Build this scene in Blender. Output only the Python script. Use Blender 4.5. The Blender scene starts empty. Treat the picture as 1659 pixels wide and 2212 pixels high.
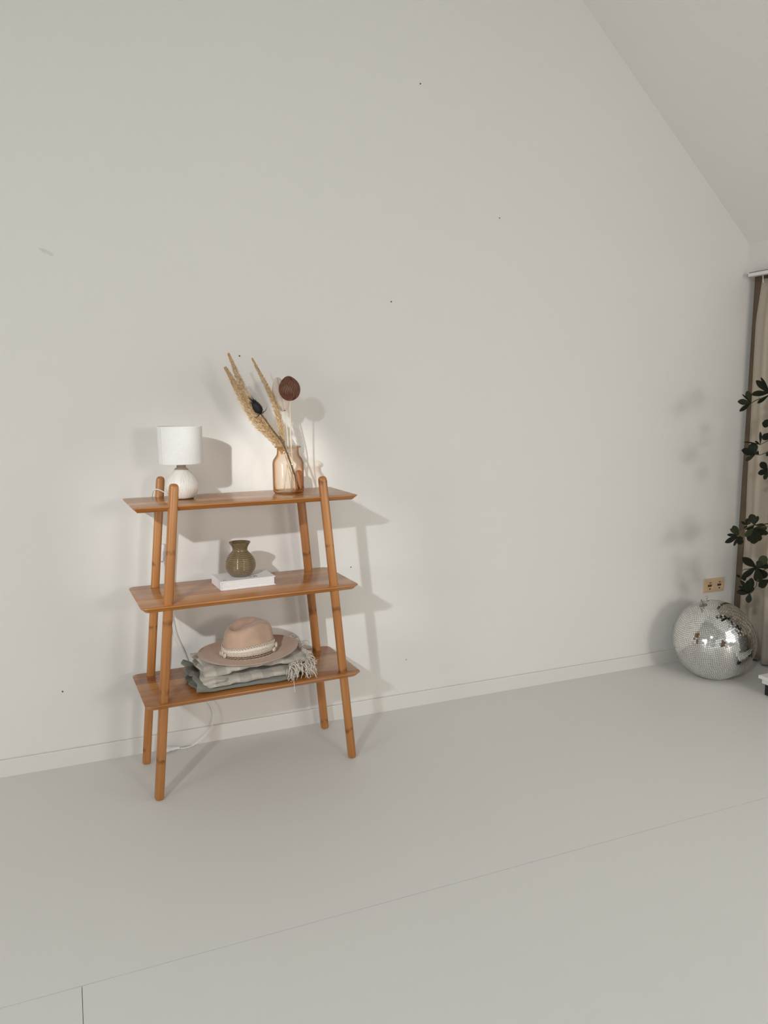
import bpy, bmesh, math, random
from mathutils import Vector, Matrix, noise
random.seed(7)
sc = bpy.context.scene
COL = sc.collection
PI = math.pi

# ------------------------------------------------------------------ camera
cam_data = bpy.data.cameras.new('camera')
cam_data.sensor_fit = 'HORIZONTAL'; cam_data.sensor_width = 36.0
cam_data.lens = 1653.09 / 1659.0 * 36.0
cam_data.clip_start = 0.02
cam = bpy.data.objects.new('camera', cam_data); COL.objects.link(cam)
_r = Vector((0.92328742, -0.38408578, -0.00429569)); _u = Vector((0.06053167, 0.13444755, 0.98907016)); _f = Vector((0.37931023, 0.91345606, -0.14738309))
cam.matrix_world = Matrix(((_r.x, _u.x, -_f.x, -0.0025), (_r.y, _u.y, -_f.y, -3.2356), (_r.z, _u.z, -_f.z, 1.488), (0, 0, 0, 1)))
sc.camera = cam

# ------------------------------------------------------------------ light and exposure
sc.view_settings.view_transform = 'Standard'; sc.view_settings.look = 'None'
sc.view_settings.exposure = 0.0; sc.view_settings.gamma = 1.0; sc.view_settings.use_curve_mapping = False
sc.cycles.blur_glossy = 0.3

world = bpy.data.worlds.new('overcast'); sc.world = world; world.use_nodes = True
world.node_tree.nodes['Background'].inputs[0].default_value = (0.80, 0.88, 1.0, 1)
world.node_tree.nodes['Background'].inputs[1].default_value = 0.6

def area(name, loc, aim, sx, sy, power, col):
    l = bpy.data.lights.new(name, 'AREA'); l.shape = 'RECTANGLE'; l.size = sx; l.size_y = sy
    l.energy = power; l.color = col
    o = bpy.data.objects.new(name, l); COL.objects.link(o); o.location = loc
    o.rotation_euler = (Vector(aim) - Vector(loc)).to_track_quat('-Z', 'Y').to_euler()
    return o
ROOF_WIN = Vector((-2.46, -4.74, 3.225))
area('roof_window_daylight', ROOF_WIN + Vector((0.05, 0, -0.055)), ROOF_WIN + Vector((0.663, 0, -0.747)), 0.24, 0.20, 91, (0.845,0.935,1.0))
area('gable_window_daylight', (2.45, -6.90, 1.75), (2.25, -3.0, 0.2), 1.0, 1.3, 43, (1.0,0.88,0.79)).data.spread = math.radians(112)
area('side_window_daylight', (3.50, -2.45, 1.30), (2.0, 0.0, 0.75), 2.3, 1.5, 8, (1.0,0.97,0.93)).data.spread = math.radians(140)
area('added_left_light', (-3.48, -2.6, 1.25), (-1.0, -1.6, 0.6), 1.1, 1.2, 28, (1.0,0.93,0.85)).data.spread = math.radians(140)  # added to brighten the left side; no window known there
# two added spots, no lamp known there: one washes the whole shelf, a tighter one is trained on its top
def spot(name, aim, deg, blend, power, col):
    l = bpy.data.lights.new(name, 'SPOT'); l.energy = power; l.color = col; l.spot_size = math.radians(deg); l.spot_blend = blend; l.shadow_soft_size = 0.05
    o = bpy.data.objects.new(name, l); COL.objects.link(o); o.location = (-2.38, -4.66, 3.13)
    o.rotation_euler = (Vector(aim) - o.location).to_track_quat('-Z', 'Y').to_euler()
spot('added_glow_spot', (0.835, 0, 1.225), 4.6, 0.85, 720, (1.0, 0.975, 0.94))
spot('added_wash_spot', (0.70, 0, 0.80), 14.0, 1.0, 430, (1.0, 0.99, 0.97))
# ------------------------------------------------------------------ helpers
def mesh_obj(name, verts, faces, mat, parent=None, smooth=True, uvs=None):
    me = bpy.data.meshes.new(name); me.from_pydata([tuple(v) for v in verts], [], faces); me.update()
    if smooth:
        me.polygons.foreach_set('use_smooth', [True] * len(me.polygons))
    if uvs is not None:
        ul = me.uv_layers.new(name='UVMap')
        for lp in me.loops: ul.data[lp.index].uv = uvs[lp.vertex_index]
    o = bpy.data.objects.new(name, me); COL.objects.link(o)
    if mat: me.materials.append(mat)
    if parent: o.parent = parent
    return o

class MB:
    def __init__(s): s.v = []; s.f = []
    def add(s, v, f):
        b = len(s.v); s.v += [Vector(p) for p in v]; s.f += [tuple(i + b for i in q) for q in f]; return s
    def box(s, a, b, bev=0.0):
        x0, y0, z0 = a; x1, y1, z1 = b
        if bev <= 0:
            return s.add([(x0,y0,z0),(x1,y0,z0),(x1,y1,z0),(x0,y1,z0),(x0,y0,z1),(x1,y0,z1),(x1,y1,z1),(x0,y1,z1)],
                         [(0,3,2,1),(4,5,6,7),(0,1,5,4),(1,2,6,5),(2,3,7,6),(3,0,4,7)])
        bm = bmesh.new(); bmesh.ops.create_cube(bm, size=1)
        for v in bm.verts: v.co = Vector(((x0+x1)/2 + v.co.x*(x1-x0), (y0+y1)/2 + v.co.y*(y1-y0), (z0+z1)/2 + v.co.z*(z1-z0)))
        bmesh.ops.bevel(bm, geom=bm.edges[:], offset=bev, segments=2, affect='EDGES', profile=0.5)
        bm.verts.index_update()
        vs = [v.co.copy() for v in bm.verts]; fs = [tuple(v.index for v in f.verts) for f in bm.faces]
        bm.free(); return s.add(vs, fs)
    def tube(s, path, rad, n=8, cap=True):
        path = [Vector(p) for p in path]
        if not hasattr(rad, '__len__'): rad = [rad] * len(path)
        vs = []; fs = []
        t0 = (path[1] - path[0]).normalized()
        nrm = t0.orthogonal().normalized()
        for i, p in enumerate(path):
            t = (path[min(i+1, len(path)-1)] - path[max(i-1, 0)]).normalized()
            nrm = (nrm - t * nrm.dot(t)).normalized(); bi = t.cross(nrm)
            for k in range(n):
                a = 2*PI*k/n; vs.append(p + (nrm*math.cos(a) + bi*math.sin(a)) * rad[i])
        for i in range(len(path)-1):
            for k in range(n):
                fs.append((i*n+k, i*n+(k+1)%n, (i+1)*n+(k+1)%n, (i+1)*n+k))
        if cap: fs.append(tuple(range(n-1, -1, -1))); fs.append(tuple((len(path)-1)*n + k for k in range(n)))
        return s.add(vs, fs)
    def lathe(s, prof, n=48, sx=1.0, sy=1.0, fn=None, c=(0, 0, 0)):
        vs = []; fs = []; c = Vector(c)
        for i, (r, z) in enumerate(prof):
            for k in range(n):
                a = 2*PI*k/n; rr = r
                p = Vector((rr*math.cos(a)*sx, rr*math.sin(a)*sy, z))
                if fn: p = fn(p, a, i)
                vs.append(p + c)
        for i in range(len(prof)-1):
            for k in range(n): fs.append((i*n+k, i*n+(k+1)%n, (i+1)*n+(k+1)%n, (i+1)*n+k))
        if prof[0][0] > 1e-5: fs.append(tuple(range(n-1, -1, -1)))
        if prof[-1][0] > 1e-5: fs.append(tuple((len(prof)-1)*n + k for k in range(n)))
        return s.add(vs, fs)
    def build(s, name, mat, parent=None, smooth=True, loc=None):
        o = mesh_obj(name, s.v, s.f, mat, parent, smooth)
        if loc is not None: o.location = loc
        bm = bmesh.new(); bm.from_mesh(o.data); bmesh.ops.remove_doubles(bm, verts=bm.verts, dist=1e-6)
        bmesh.ops.recalc_face_normals(bm, faces=bm.faces); bm.to_mesh(o.data); bm.free()
        return o

def catmull(pts, n=8):
    pts = [Vector(p) for p in pts]; P = [pts[0]*2-pts[1]] + pts + [pts[-1]*2-pts[-2]]; out = []
    for i in range(1, len(P)-2):
        for k in range(n):
            t = k/n; a, b, c, d = P[i-1], P[i], P[i+1], P[i+2]
            out.append(0.5*((2*b) + (c-a)*t + (2*a-5*b+4*c-d)*t*t + (3*b-a-3*c+d)*t**3))
    out.append(pts[-1]); return out

def lerp(a, b, t): return a + (b - a) * t
def interp(tab, x):
    if x <= tab[0][0]: return tab[0][1]
    for (x0, y0), (x1, y1) in zip(tab, tab[1:]):
        if x <= x1:
            t = (x-x0)/(x1-x0); t = t*t*(3-2*t); return lerp(y0, y1, t)
    return tab[-1][1]
def sharp(o, deg=35):
    me = o.data
    bm = bmesh.new(); bm.from_mesh(me)
    for e in bm.edges:
        if len(e.link_faces) == 2: e.smooth = e.calc_face_angle(0) < math.radians(deg)
    bm.to_mesh(me); bm.free(); return o

def empty(name, loc=(0, 0, 0), rz=0.0):
    o = bpy.data.objects.new(name, None); COL.objects.link(o); o.location = loc; o.rotation_euler = (0, 0, rz)
    o.empty_display_size = 0.05; return o
def tag(o, label, cat=None, group=None):
    o['label'] = label
    if cat: o['category'] = cat
    if group: o['group'] = group
    return o
def struct(o, label=None, cat=None):
    o['kind'] = 'structure'
    if label: o['label'] = label
    if cat: o['category'] = cat
    return o

# ------------------------------------------------------------------ materials
def new_mat(name):
    m = bpy.data.materials.new(name); m.use_nodes = True
    nt = m.node_tree; b = nt.nodes['Principled BSDF']; return m, nt, b
def node(nt, t, **kw):
    n = nt.nodes.new(t)
    for k, v in kw.items():
        if k.startswith('i_'):
            key = k[2:]; key = int(key) if key.isdigit() else key.replace('_', ' ')
            n.inputs[key].default_value = v
        else: setattr(n, k, v)
    return n
def ramp(nt, stops, interp_='LINEAR'):
    n = nt.nodes.new('ShaderNodeValToRGB'); cr = n.color_ramp; cr.interpolation = interp_
    while len(cr.elements) < len(stops): cr.elements.new(0.5)
    for e, (p, c) in zip(cr.elements, stops): e.position = p; e.color = (*c, 1)
    return n
def plain(name, col, rough=0.6, metal=0.0, spec=0.5, vary=0.06, scale=30.0, bump=0.0, bscale=200.0, sheen=0.0):
    m, nt, b = new_mat(name); L = nt.links
    tc = node(nt, 'ShaderNodeTexCoord')
    nz = node(nt, 'ShaderNodeTexNoise', i_Scale=scale, i_Detail=4.0); L.new(tc.outputs['Object'], nz.inputs['Vector'])
    c0 = tuple(max(0, x*(1-vary)) for x in col); c1 = tuple(min(1, x*(1+vary)) for x in col)
    rp = ramp(nt, [(0.3, c0), (0.7, c1)]); L.new(nz.outputs['Fac'], rp.inputs['Fac']); L.new(rp.outputs['Color'], b.inputs['Base Color'])
    b.inputs['Roughness'].default_value = rough; b.inputs['Metallic'].default_value = metal; b.inputs['Specular IOR Level'].default_value = spec
    if sheen: b.inputs['Sheen Weight'].default_value = sheen; b.inputs['Sheen Roughness'].default_value = 0.5
    if bump:
        n2 = node(nt, 'ShaderNodeTexNoise', i_Scale=bscale, i_Detail=3.0); L.new(tc.outputs['Object'], n2.inputs['Vector'])
        bp = node(nt, 'ShaderNodeBump', i_Strength=bump, i_Distance=0.001); L.new(n2.outputs['Fac'], bp.inputs['Height']); L.new(bp.outputs['Normal'], b.inputs['Normal'])
    return m

def plaster(name, col, rough=0.85, b1=0.35, b2=0.25):
    m, nt, b = new_mat(name); L = nt.links
    tc = node(nt, 'ShaderNodeTexCoord')
    n0 = node(nt, 'ShaderNodeTexNoise', i_Scale=0.9, i_Detail=3.0); L.new(tc.outputs['Object'], n0.inputs['Vector'])
    rp = ramp(nt, [(0.35, tuple(c*0.985 for c in col)), (0.7, col)]); L.new(n0.outputs['Fac'], rp.inputs['Fac']); L.new(rp.outputs['Color'], b.inputs['Base Color'])
    b.inputs['Roughness'].default_value = rough; b.inputs['Specular IOR Level'].default_value = 0.3
    n1 = node(nt, 'ShaderNodeTexNoise', i_Scale=6.0, i_Detail=5.0, i_Roughness=0.55); L.new(tc.outputs['Object'], n1.inputs['Vector'])
    n2 = node(nt, 'ShaderNodeTexNoise', i_Scale=140.0, i_Detail=3.0); L.new(tc.outputs['Object'], n2.inputs['Vector'])
    bp1 = node(nt, 'ShaderNodeBump', i_Strength=b1, i_Distance=0.006); L.new(n1.outputs['Fac'], bp1.inputs['Height'])
    bp2 = node(nt, 'ShaderNodeBump', i_Strength=b2, i_Distance=0.0012); L.new(n2.outputs['Fac'], bp2.inputs['Height'])
    L.new(bp1.outputs['Normal'], bp2.inputs['Normal']); L.new(bp2.outputs['Normal'], b.inputs['Normal'])
    return m
M = {}
M['wall'] = plaster('wall_plaster', (0.772, 0.757, 0.722))
M['ceil'] = plaster('ceiling_plaster', (0.83, 0.815, 0.78), b1=0.1)
M['floor'] = plaster('floor_paint', (0.745, 0.732, 0.705), rough=0.5, b1=0.12, b2=0.12)
M['base'] = plain('baseboard_paint', (0.735, 0.718, 0.68), 0.5, vary=0.01, scale=3)
M['gap'] = plain('dark_gap', (0.05, 0.045, 0.038), 0.9)

def bamboo(name, axis, strip=0.06, dark=1.0):
    # axis: grain direction in object space; strip: width of the glued lamellas across it
    m, nt, b = new_mat(name); L = nt.links
    tc = node(nt, 'ShaderNodeTexCoord')
    info = node(nt, 'ShaderNodeObjectInfo')
    add = node(nt, 'ShaderNodeVectorMath', operation='MULTIPLY_ADD'); L.new(tc.outputs['Object'], add.inputs[0]); add.inputs[1].default_value = (1, 1, 1)
    cmb = node(nt, 'ShaderNodeCombineXYZ'); sc_ = node(nt, 'ShaderNodeMath', operation='MULTIPLY', i_1=7.0); L.new(info.outputs['Random'], sc_.inputs[0])
    for k in range(3): L.new(sc_.outputs[0], cmb.inputs[k])
    L.new(cmb.outputs[0], add.inputs[2])
    mp = node(nt, 'ShaderNodeMapping'); L.new(add.outputs[0], mp.inputs['Vector'])
    s = [70.0, 70.0, 70.0]; s['xyz'.index(axis)] = 2.2; mp.inputs['Scale'].default_value = s
    g = node(nt, 'ShaderNodeTexNoise', i_Scale=1.0, i_Detail=5.0, i_Roughness=0.65); L.new(mp.outputs[0], g.inputs['Vector'])
    mp2 = node(nt, 'ShaderNodeMapping'); L.new(add.outputs[0], mp2.inputs['Vector'])
    s2 = [14.0, 14.0, 14.0]; s2['xyz'.index(axis)] = 1.6; mp2.inputs['Scale'].default_value = s2
    g2 = node(nt, 'ShaderNodeTexNoise', i_Scale=1.0, i_Detail=2.0); L.new(mp2.outputs[0], g2.inputs['Vector'])
    rp = ramp(nt, [(0.25, (0.28*dark, 0.098*dark, 0.022*dark)), (0.5, (0.48*dark, 0.200*dark, 0.056*dark)), (0.75, (0.66*dark, 0.325*dark, 0.112*dark))])
    mixf = node(nt, 'ShaderNodeMath', operation='MULTIPLY_ADD', i_1=0.55, i_2=0.0); L.new(g.outputs['Fac'], mixf.inputs[0])
    mixg = node(nt, 'ShaderNodeMath', operation='MULTIPLY_ADD', i_1=0.45); L.new(g2.outputs['Fac'], mixg.inputs[0]); L.new(mixf.outputs[0], mixg.inputs[2])
    last = mixg
    if strip:
        sep = node(nt, 'ShaderNodeSeparateXYZ'); L.new(tc.outputs['Object'], sep.inputs[0])
        dv = node(nt, 'ShaderNodeMath', operation='DIVIDE', i_1=strip); L.new(sep.outputs['Y'], dv.inputs[0])
        fl = node(nt, 'ShaderNodeMath', operation='FLOOR'); L.new(dv.outputs[0], fl.inputs[0])
        ad = node(nt, 'ShaderNodeMath', operation='ADD'); L.new(fl.outputs[0], ad.inputs[0]); L.new(sc_.outputs[0], ad.inputs[1])
        wn = node(nt, 'ShaderNodeTexWhiteNoise', noise_dimensions='1D'); L.new(ad.outputs[0], wn.inputs['W'])
        ms = node(nt, 'ShaderNodeMath', operation='MULTIPLY_ADD', i_1=0.40, i_2=-0.20); L.new(wn.outputs['Value'], ms.inputs[0])
        a2 = node(nt, 'ShaderNodeMath', operation='ADD'); L.new(mixg.outputs[0], a2.inputs[0]); L.new(ms.outputs[0], a2.inputs[1]); last = a2
    L.new(last.outputs[0], rp.inputs['Fac'])
    colour = rp.outputs['Color']
    if axis == 'z':
        # the culm nodes of the bamboo: short dark rings at uneven heights
        sep = node(nt, 'ShaderNodeSeparateXYZ'); L.new(add.outputs[0], sep.inputs[0])
        g3 = node(nt, 'ShaderNodeTexNoise', i_Scale=38.0, i_Detail=1.0); L.new(add.outputs[0], g3.inputs['Vector']); r3 = ramp(nt, [(0.42, (0, 0, 0)), (0.58, (0.8, 0.8, 0.8))]); L.new(g3.outputs['Fac'], r3.inputs['Fac'])
        wob = node(nt, 'ShaderNodeMath', operation='MULTIPLY_ADD', i_1=0.03); L.new(g2.outputs['Fac'], wob.inputs[0]); L.new(sep.outputs['Z'], wob.inputs[2])
        fr = node(nt, 'ShaderNodeMath', operation='PINGPONG', i_1=0.13); L.new(wob.outputs[0], fr.inputs[0])
        lt = ramp(nt, [(0.0, (0.36, 0.30, 0.26)), (0.004, (0.45, 0.40, 0.36)), (0.016, (1, 1, 1))]); L.new(fr.outputs[0], lt.inputs['Fac'])
        mx = node(nt, 'ShaderNodeMixRGB', blend_type='MULTIPLY'); L.new(r3.outputs['Color'], mx.inputs[0]); L.new(colour, mx.inputs[1]); L.new(lt.outputs['Color'], mx.inputs[2]); colour = mx.outputs[0]
    L.new(colour, b.inputs['Base Color'])
    b.inputs['Roughness'].default_value = 0.33 if axis == 'z' else 0.24
    b.inputs['Specular IOR Level'].default_value = 0.5
    bp = node(nt, 'ShaderNodeBump', i_Strength=0.05, i_Distance=0.0008); L.new(g.outputs['Fac'], bp.inputs['Height']); L.new(bp.outputs['Normal'], b.inputs['Normal'])
    return m
M['board'] = bamboo('bamboo_board', 'x', 0.058, 0.93)
M['leg'] = bamboo('bamboo_leg', 'z', 0, 0.86)

# ------------------------------------------------------------------ the room
XR = 3.571; XL = -3.571; YF = -7.0; RIDGE = 5.42; KNEE = 2.243
def ceil_z(x): return RIDGE - 0.8892 * abs(x)
w = MB()
w.add([(XL, 0, 0), (XR, 0, 0), (XR, 0, ceil_z(XR)), (0, 0, RIDGE), (XL, 0, ceil_z(XL)),
       (XL, 0.1, 0), (XR, 0.1, 0), (XR, 0.1, ceil_z(XR)), (0, 0.1, RIDGE), (XL, 0.1, ceil_z(XL))],
      [(0,1,2,3,4), (9,8,7,6,5), (0,5,6,1), (1,6,7,2), (2,7,8,3), (3,8,9,4), (4,9,5,0)])
wall_back = struct(w.build('wall_back', M['wall'], smooth=False))
w = MB().add([(XL, YF, 0), (XR, YF, 0), (XR, YF, ceil_z(XR)), (0, YF, RIDGE), (XL, YF, ceil_z(XL)),
       (XL, YF-0.1, 0), (XR, YF-0.1, 0), (XR, YF-0.1, ceil_z(XR)), (0, YF-0.1, RIDGE), (XL, YF-0.1, ceil_z(XL))],
      [(0,1,2,3,4), (9,8,7,6,5), (0,5,6,1), (1,6,7,2), (2,7,8,3), (3,8,9,4), (4,9,5,0)])
struct(w.build('wall_front', M['wall'], smooth=False))
struct(MB().box((XR, YF, 0), (XR+0.1, 0, ceil_z(XR))).build('wall_right', M['wall'], smooth=False))
struct(MB().box((XL-0.1, YF, 0), (XL, 0, ceil_z(XL))).build('wall_left', M['wall'], smooth=False))
c = MB()
for a, b_ in ((XL-0.1, 0.0), (0.0, XR+0.1)):
    za, zb = ceil_z(a), ceil_z(b_)
    c.add([(a, YF-0.1, za), (b_, YF-0.1, zb), (b_, 0.1, zb), (a, 0.1, za), (a, YF-0.1, za+0.1), (b_, YF-0.1, zb+0.1), (b_, 0.1, zb+0.1), (a, 0.1, za+0.1)],
          [(0,3,2,1), (4,5,6,7), (0,1,5,4), (1,2,6,5), (2,3,7,6), (3,0,4,7)])
struct(c.build('ceiling', M['ceil'], smooth=False))
# boxed lintel above the curtain along the right wall
struct(MB().add([(3.498, -0.0, 2.148), (3.498, -0.0, ceil_z(3.498)), (XR, 0, ceil_z(XR)), (XR, 0, 2.148),
                 (3.498, YF, 2.148), (3.498, YF, ceil_z(3.498)), (XR, YF, ceil_z(XR)), (XR, YF, 2.148)],
                [(0,1,2,3), (4,7,6,5), (0,4,5,1), (1,5,6,2), (2,6,7,3), (3,7,4,0)]).build('trim_1', M['wall'], smooth=False))

# strip on the corner wall; its brown stands in for shade beside the curtain
M['corner_shade'] = plain('corner_shade_brown', (0.15, 0.108, 0.07), 0.7, vary=0.12, scale=12)
struct(MB().box((XR-0.014, -0.16, 0.0), (XR, -0.0, 2.148), 0.002).build('corner_shade_strip', M['corner_shade'], smooth=False))
# floor: dark base below large painted sheets; the joints are the thin lines in the photograph
fl = struct(MB().box((XL, YF, -0.06), (XR, 0, -0.006)).build('floor', M['gap'], smooth=False))
G = 0.0007; GY = 0.0013
rows = [(-0.0, -1.3085, [XL, -1.25, XR]), (-1.3085, -2.53, [XL, -2.49, -0.0468, XR]), (-2.53, -3.75, [XL, -1.3, 1.2, XR]), (-3.75, -4.97, [XL, 0.0, 2.4, XR]), (-4.97, YF, [XL, -1.2, 1.3, XR])]
for y1, y0, xs in rows:
    for x0, x1 in zip(xs, xs[1:]):
        o = MB().box((x0 + (G if x0 > XL else 0), y0 + (GY if y0 > YF else 0), -0.02), (x1 - (G if x1 < XR else 0), y1 - (GY if y1 < 0 else 0), 0.0), 0.0002).build('floor_panel', M['floor'], fl, smooth=False)

# baseboard of the back wall, with its small chamfer
def baseboard(name, p0, p1, nrm):
    p0, p1, n = Vector(p0), Vector(p1), Vector(nrm)
    prof = [(0, 0), (0.012, 0), (0.012, 0.0665), (0.010, 0.0702), (0.0018, 0.0702), (0.0018, 0.064), (0, 0.064)]
    vs = [p0 + n*a + Vector((0, 0, z)) for a, z in prof] + [p1 + n*a + Vector((0, 0, z)) for a, z in prof]
    k = len(prof); fs = [(i, (i+1) % k, k+(i+1) % k, k+i) for i in range(k)] + [tuple(range(k-1, -1, -1)), tuple(range(k, 2*k))]
    return struct(MB().add(vs, fs).build(name, M['base'], smooth=False))
baseboard('baseboard_back', (XL, 0, 0), (XR, 0, 0), (0, -1, 0))
baseboard('baseboard_left', (XL, YF, 0), (XL, 0, 0), (1, 0, 0))

# nails and nail holes left in the plaster, and an old scuff
M['nail'] = plain('nail_dark', (0.02, 0.018, 0.015), 0.5)
for x, z, r in ((0.691, 1.664, 0.0028), (1.380, 1.913, 0.0026), (1.521, 2.841, 0.0026), (1.930, 2.315, 0.0022), (-0.073, 0.317, 0.0028), (1.175, 0.720, 0.0022), (1.453, 0.239, 0.0018)):
    n_ = MB().lathe([(r*1.0, -0.002), (r*1.1, 0.001), (r*0.9, 0.003), (r*0.4, 0.0038)], 10)
    o = n_.build('nail', M['nail'], wall_back); o.rotation_euler = (PI/2, 0, 0); o.location = (x, 0, z)
M['scuff'] = plain('scuff_grey', (0.665, 0.65, 0.615), 0.9, vary=0.1, scale=90)
sv = []; N_ = 18
for k in range(N_):
    a = 2*PI*k/N_; q = 1 + 0.25*noise.noise(Vector((math.cos(a)*2, math.sin(a)*2, 0)))
    x, z = 0.026*math.cos(a)*q, 0.0075*math.sin(a)*q; sv.append((x + z*0.2, z - x*0.42))
o = MB().add([(x, -0.0006, z) for x, z in sv] + [(x, 0.002, z) for x, z in sv], [tuple(range(N_))] + [(k, (k+1) % N_, N_+(k+1) % N_, N_+k) for k in range(N_)]).build('scuff_mark', M['scuff'], wall_back, smooth=False)
o.location = (-0.024, 0, 2.035)

# windows that light the room, the left one added (all outside the picture, seen in the mirror tiles)
M['frame'] = plain('window_frame_paint', (0.8, 0.8, 0.78), 0.4, vary=0.01)
M['pane'] = plain('window_glass', (0.75, 0.82, 0.88), 0.05, vary=0.02)
def window(name, centre, ux, uz, sx, sz, bars=1):
    # ux, uz: in-plane axes; the normal points into the room
    ux, uz = Vector(ux).normalized(), Vector(uz).normalized(); n = ux.cross(uz)
    Mx = Matrix((( ux.x, uz.x, n.x, centre[0]), (ux.y, uz.y, n.y, centre[1]), (ux.z, uz.z, n.z, centre[2]), (0, 0, 0, 1)))
    f = MB(); t = 0.06
    f.box((-sx/2-t, -sz/2-t, 0), (sx/2+t, -sz/2, 0.09)); f.box((-sx/2-t, sz/2, 0), (sx/2+t, sz/2+t, 0.09))
    f.box((-sx/2-t, -sz/2, 0), (-sx/2, sz/2, 0.09)); f.box((sx/2, -sz/2, 0), (sx/2+t, sz/2, 0.09))
    o = f.build(name, M['frame'], smooth=False); o.matrix_world = Mx; struct(o)
    p = MB().box((-sx/2, -sz/2, 0.004), (sx/2, sz/2, 0.012)).build('pane', M['pane'], o, smooth=False)
    for k in range(bars):
        x = -sx/2 + sx*(k+1)/(bars+1)
        MB().box((x-0.02, -sz/2, 0.075), (x+0.02, sz/2, 0.095)).build('glazing_bar', M['frame'], o, smooth=False)
    return o
window('window_1', ROOF_WIN, (0, 1, 0), (-0.747, 0, -0.664), 0.34, 0.30, 0)
window('window_2', (2.45, YF, 1.55), (-1, 0, 0), (0, 0, 1), 1.1, 1.6, 1)
window('window_3', (XR, -2.45, 1.25), (0, -1, 0), (0, 0, 1), 2.4, 1.8, 2)
window('window_4_added', (XL, -2.6, 1.25), (0, 1, 0), (0, 0, 1), 1.2, 1.3, 1)  # frame added to go with the extra light on the left
M['door'] = plain('door_wood', (0.16, 0.085, 0.045), 0.45, vary=0.2, scale=6)
d = struct(MB().box((-0.2, YF, 0), (0.75, YF+0.04, 2.05), 0.004).build('door_1', M['door'], smooth=False))
for z0, z1 in ((0.2, 0.95), (1.1, 1.9)):
    MB().box((-0.07, YF+0.04, z0), (0.62, YF+0.052, z1), 0.004).build('door_panel', M['door'], d, smooth=False)
MB().tube([(0.67, YF+0.04, 1.02), (0.67, YF+0.085, 1.02), (0.6, YF+0.09, 1.02), (0.55, YF+0.09, 1.02)], 0.009, 10).build('door_handle', M['nail'], d)
# ------------------------------------------------------------------ the bamboo shelf
SX, SY, STH = 0.6281, -0.2528, 0.0477
Z1, Z2, Z3 = 1.1058, 0.7439, 0.3775
def loc2w(x, y, z=0.0):
    c_, s_ = math.cos(STH), math.sin(STH); return Vector((SX + c_*x - s_*y, SY + s_*x + c_*y, z))
shelf = tag(empty('shelf_unit', (SX, SY, 0), STH), 'three tier bamboo ladder shelf with four splayed round legs', 'shelf')

def rounded_rect(hw, hd, r, n=7):
    pts = []
    for cx, cy, a0 in ((hw-r, hd-r, 0), (-hw+r, hd-r, PI/2), (-hw+r, -hd+r, PI), (hw-r, -hd+r, 1.5*PI)):
        for k in range(n): a = a0 + PI/2*k/(n-1); pts.append((cx + r*math.cos(a), cy + r*math.sin(a)))
    return pts
def board(name, hw, hd, ztop, r, inset=0.017, th=0.020):
    rings = []
    for ins, dz in ((0.0022, 0.0), (0.0006, -0.0007), (0.0, -0.002), (0.0, -0.0035), (0.0018, -0.0052), (inset*0.55, -th*0.62), (inset-0.002, -th+0.0012), (inset, -th)):
        rings.append([(x, y, dz) for x, y in rounded_rect(hw-ins, hd-ins, max(r-ins*0.6, 0.004))])
    n = len(rings[0]); vs = [p for rg in rings for p in rg]
    fs = [tuple(range(n)), tuple(range((len(rings)-1)*n + n-1, (len(rings)-1)*n - 1, -1))]
    for i in range(len(rings)-1):
        for k in range(n): fs.append((i*n+k, (i+1)*n+k, (i+1)*n+(k+1) % n, i*n+(k+1) % n))
    o = sharp(MB().add(vs, fs).build(name, M['board'], shelf), 28); o.location = (0, 0, ztop); return o
board('shelf_board', 0.432, 0.155, Z1, 0.008)
board('shelf_board', 0.425, 0.184, Z2, 0.026)
board('shelf_board', 0.428, 0.190, Z3, 0.026)

def leg(bx, by, ax, ay):
    a, b_ = Vector((bx, by, 0)), Vector((ax, ay, 1.186)); d_ = b_ - a; Ln = d_.length
    prof = [(0.55, 0.0), (0.78, 0.002), (0.93, 0.006), (1.0, 0.014), (1.0, Ln*0.3), (1.0, Ln*0.6), (1.0, Ln-0.021), (0.985, Ln-0.020), (0.99, Ln-0.016), (0.93, Ln-0.010), (0.80, Ln-0.005), (0.58, Ln-0.0018), (0.3, Ln-0.0004), (0.0, Ln)]
    R0 = 0.0168
    def fn(p, ang, i):
        # softly squared round section with flattened faces
        e = 3.0; cs, sn = abs(math.cos(ang)), abs(math.sin(ang)); k = (cs**e + sn**e) ** (-1/e)
        return Vector((p.x*k, p.y*k, p.z))
    o = MB().lathe([(R0*r_, z_) for r_, z_ in prof], 24, fn=fn).build('leg', M['leg'], shelf)
    o.location = a; o.rotation_euler = d_.to_track_quat('Z', 'Y').to_euler(); return o
for sx, sy in ((-1, -1), (1, -1), (1, 1), (-1, 1)):
    leg(0.3934*sx, 0.1593*sy, 0.2846*sx, 0.1451*sy)

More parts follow.
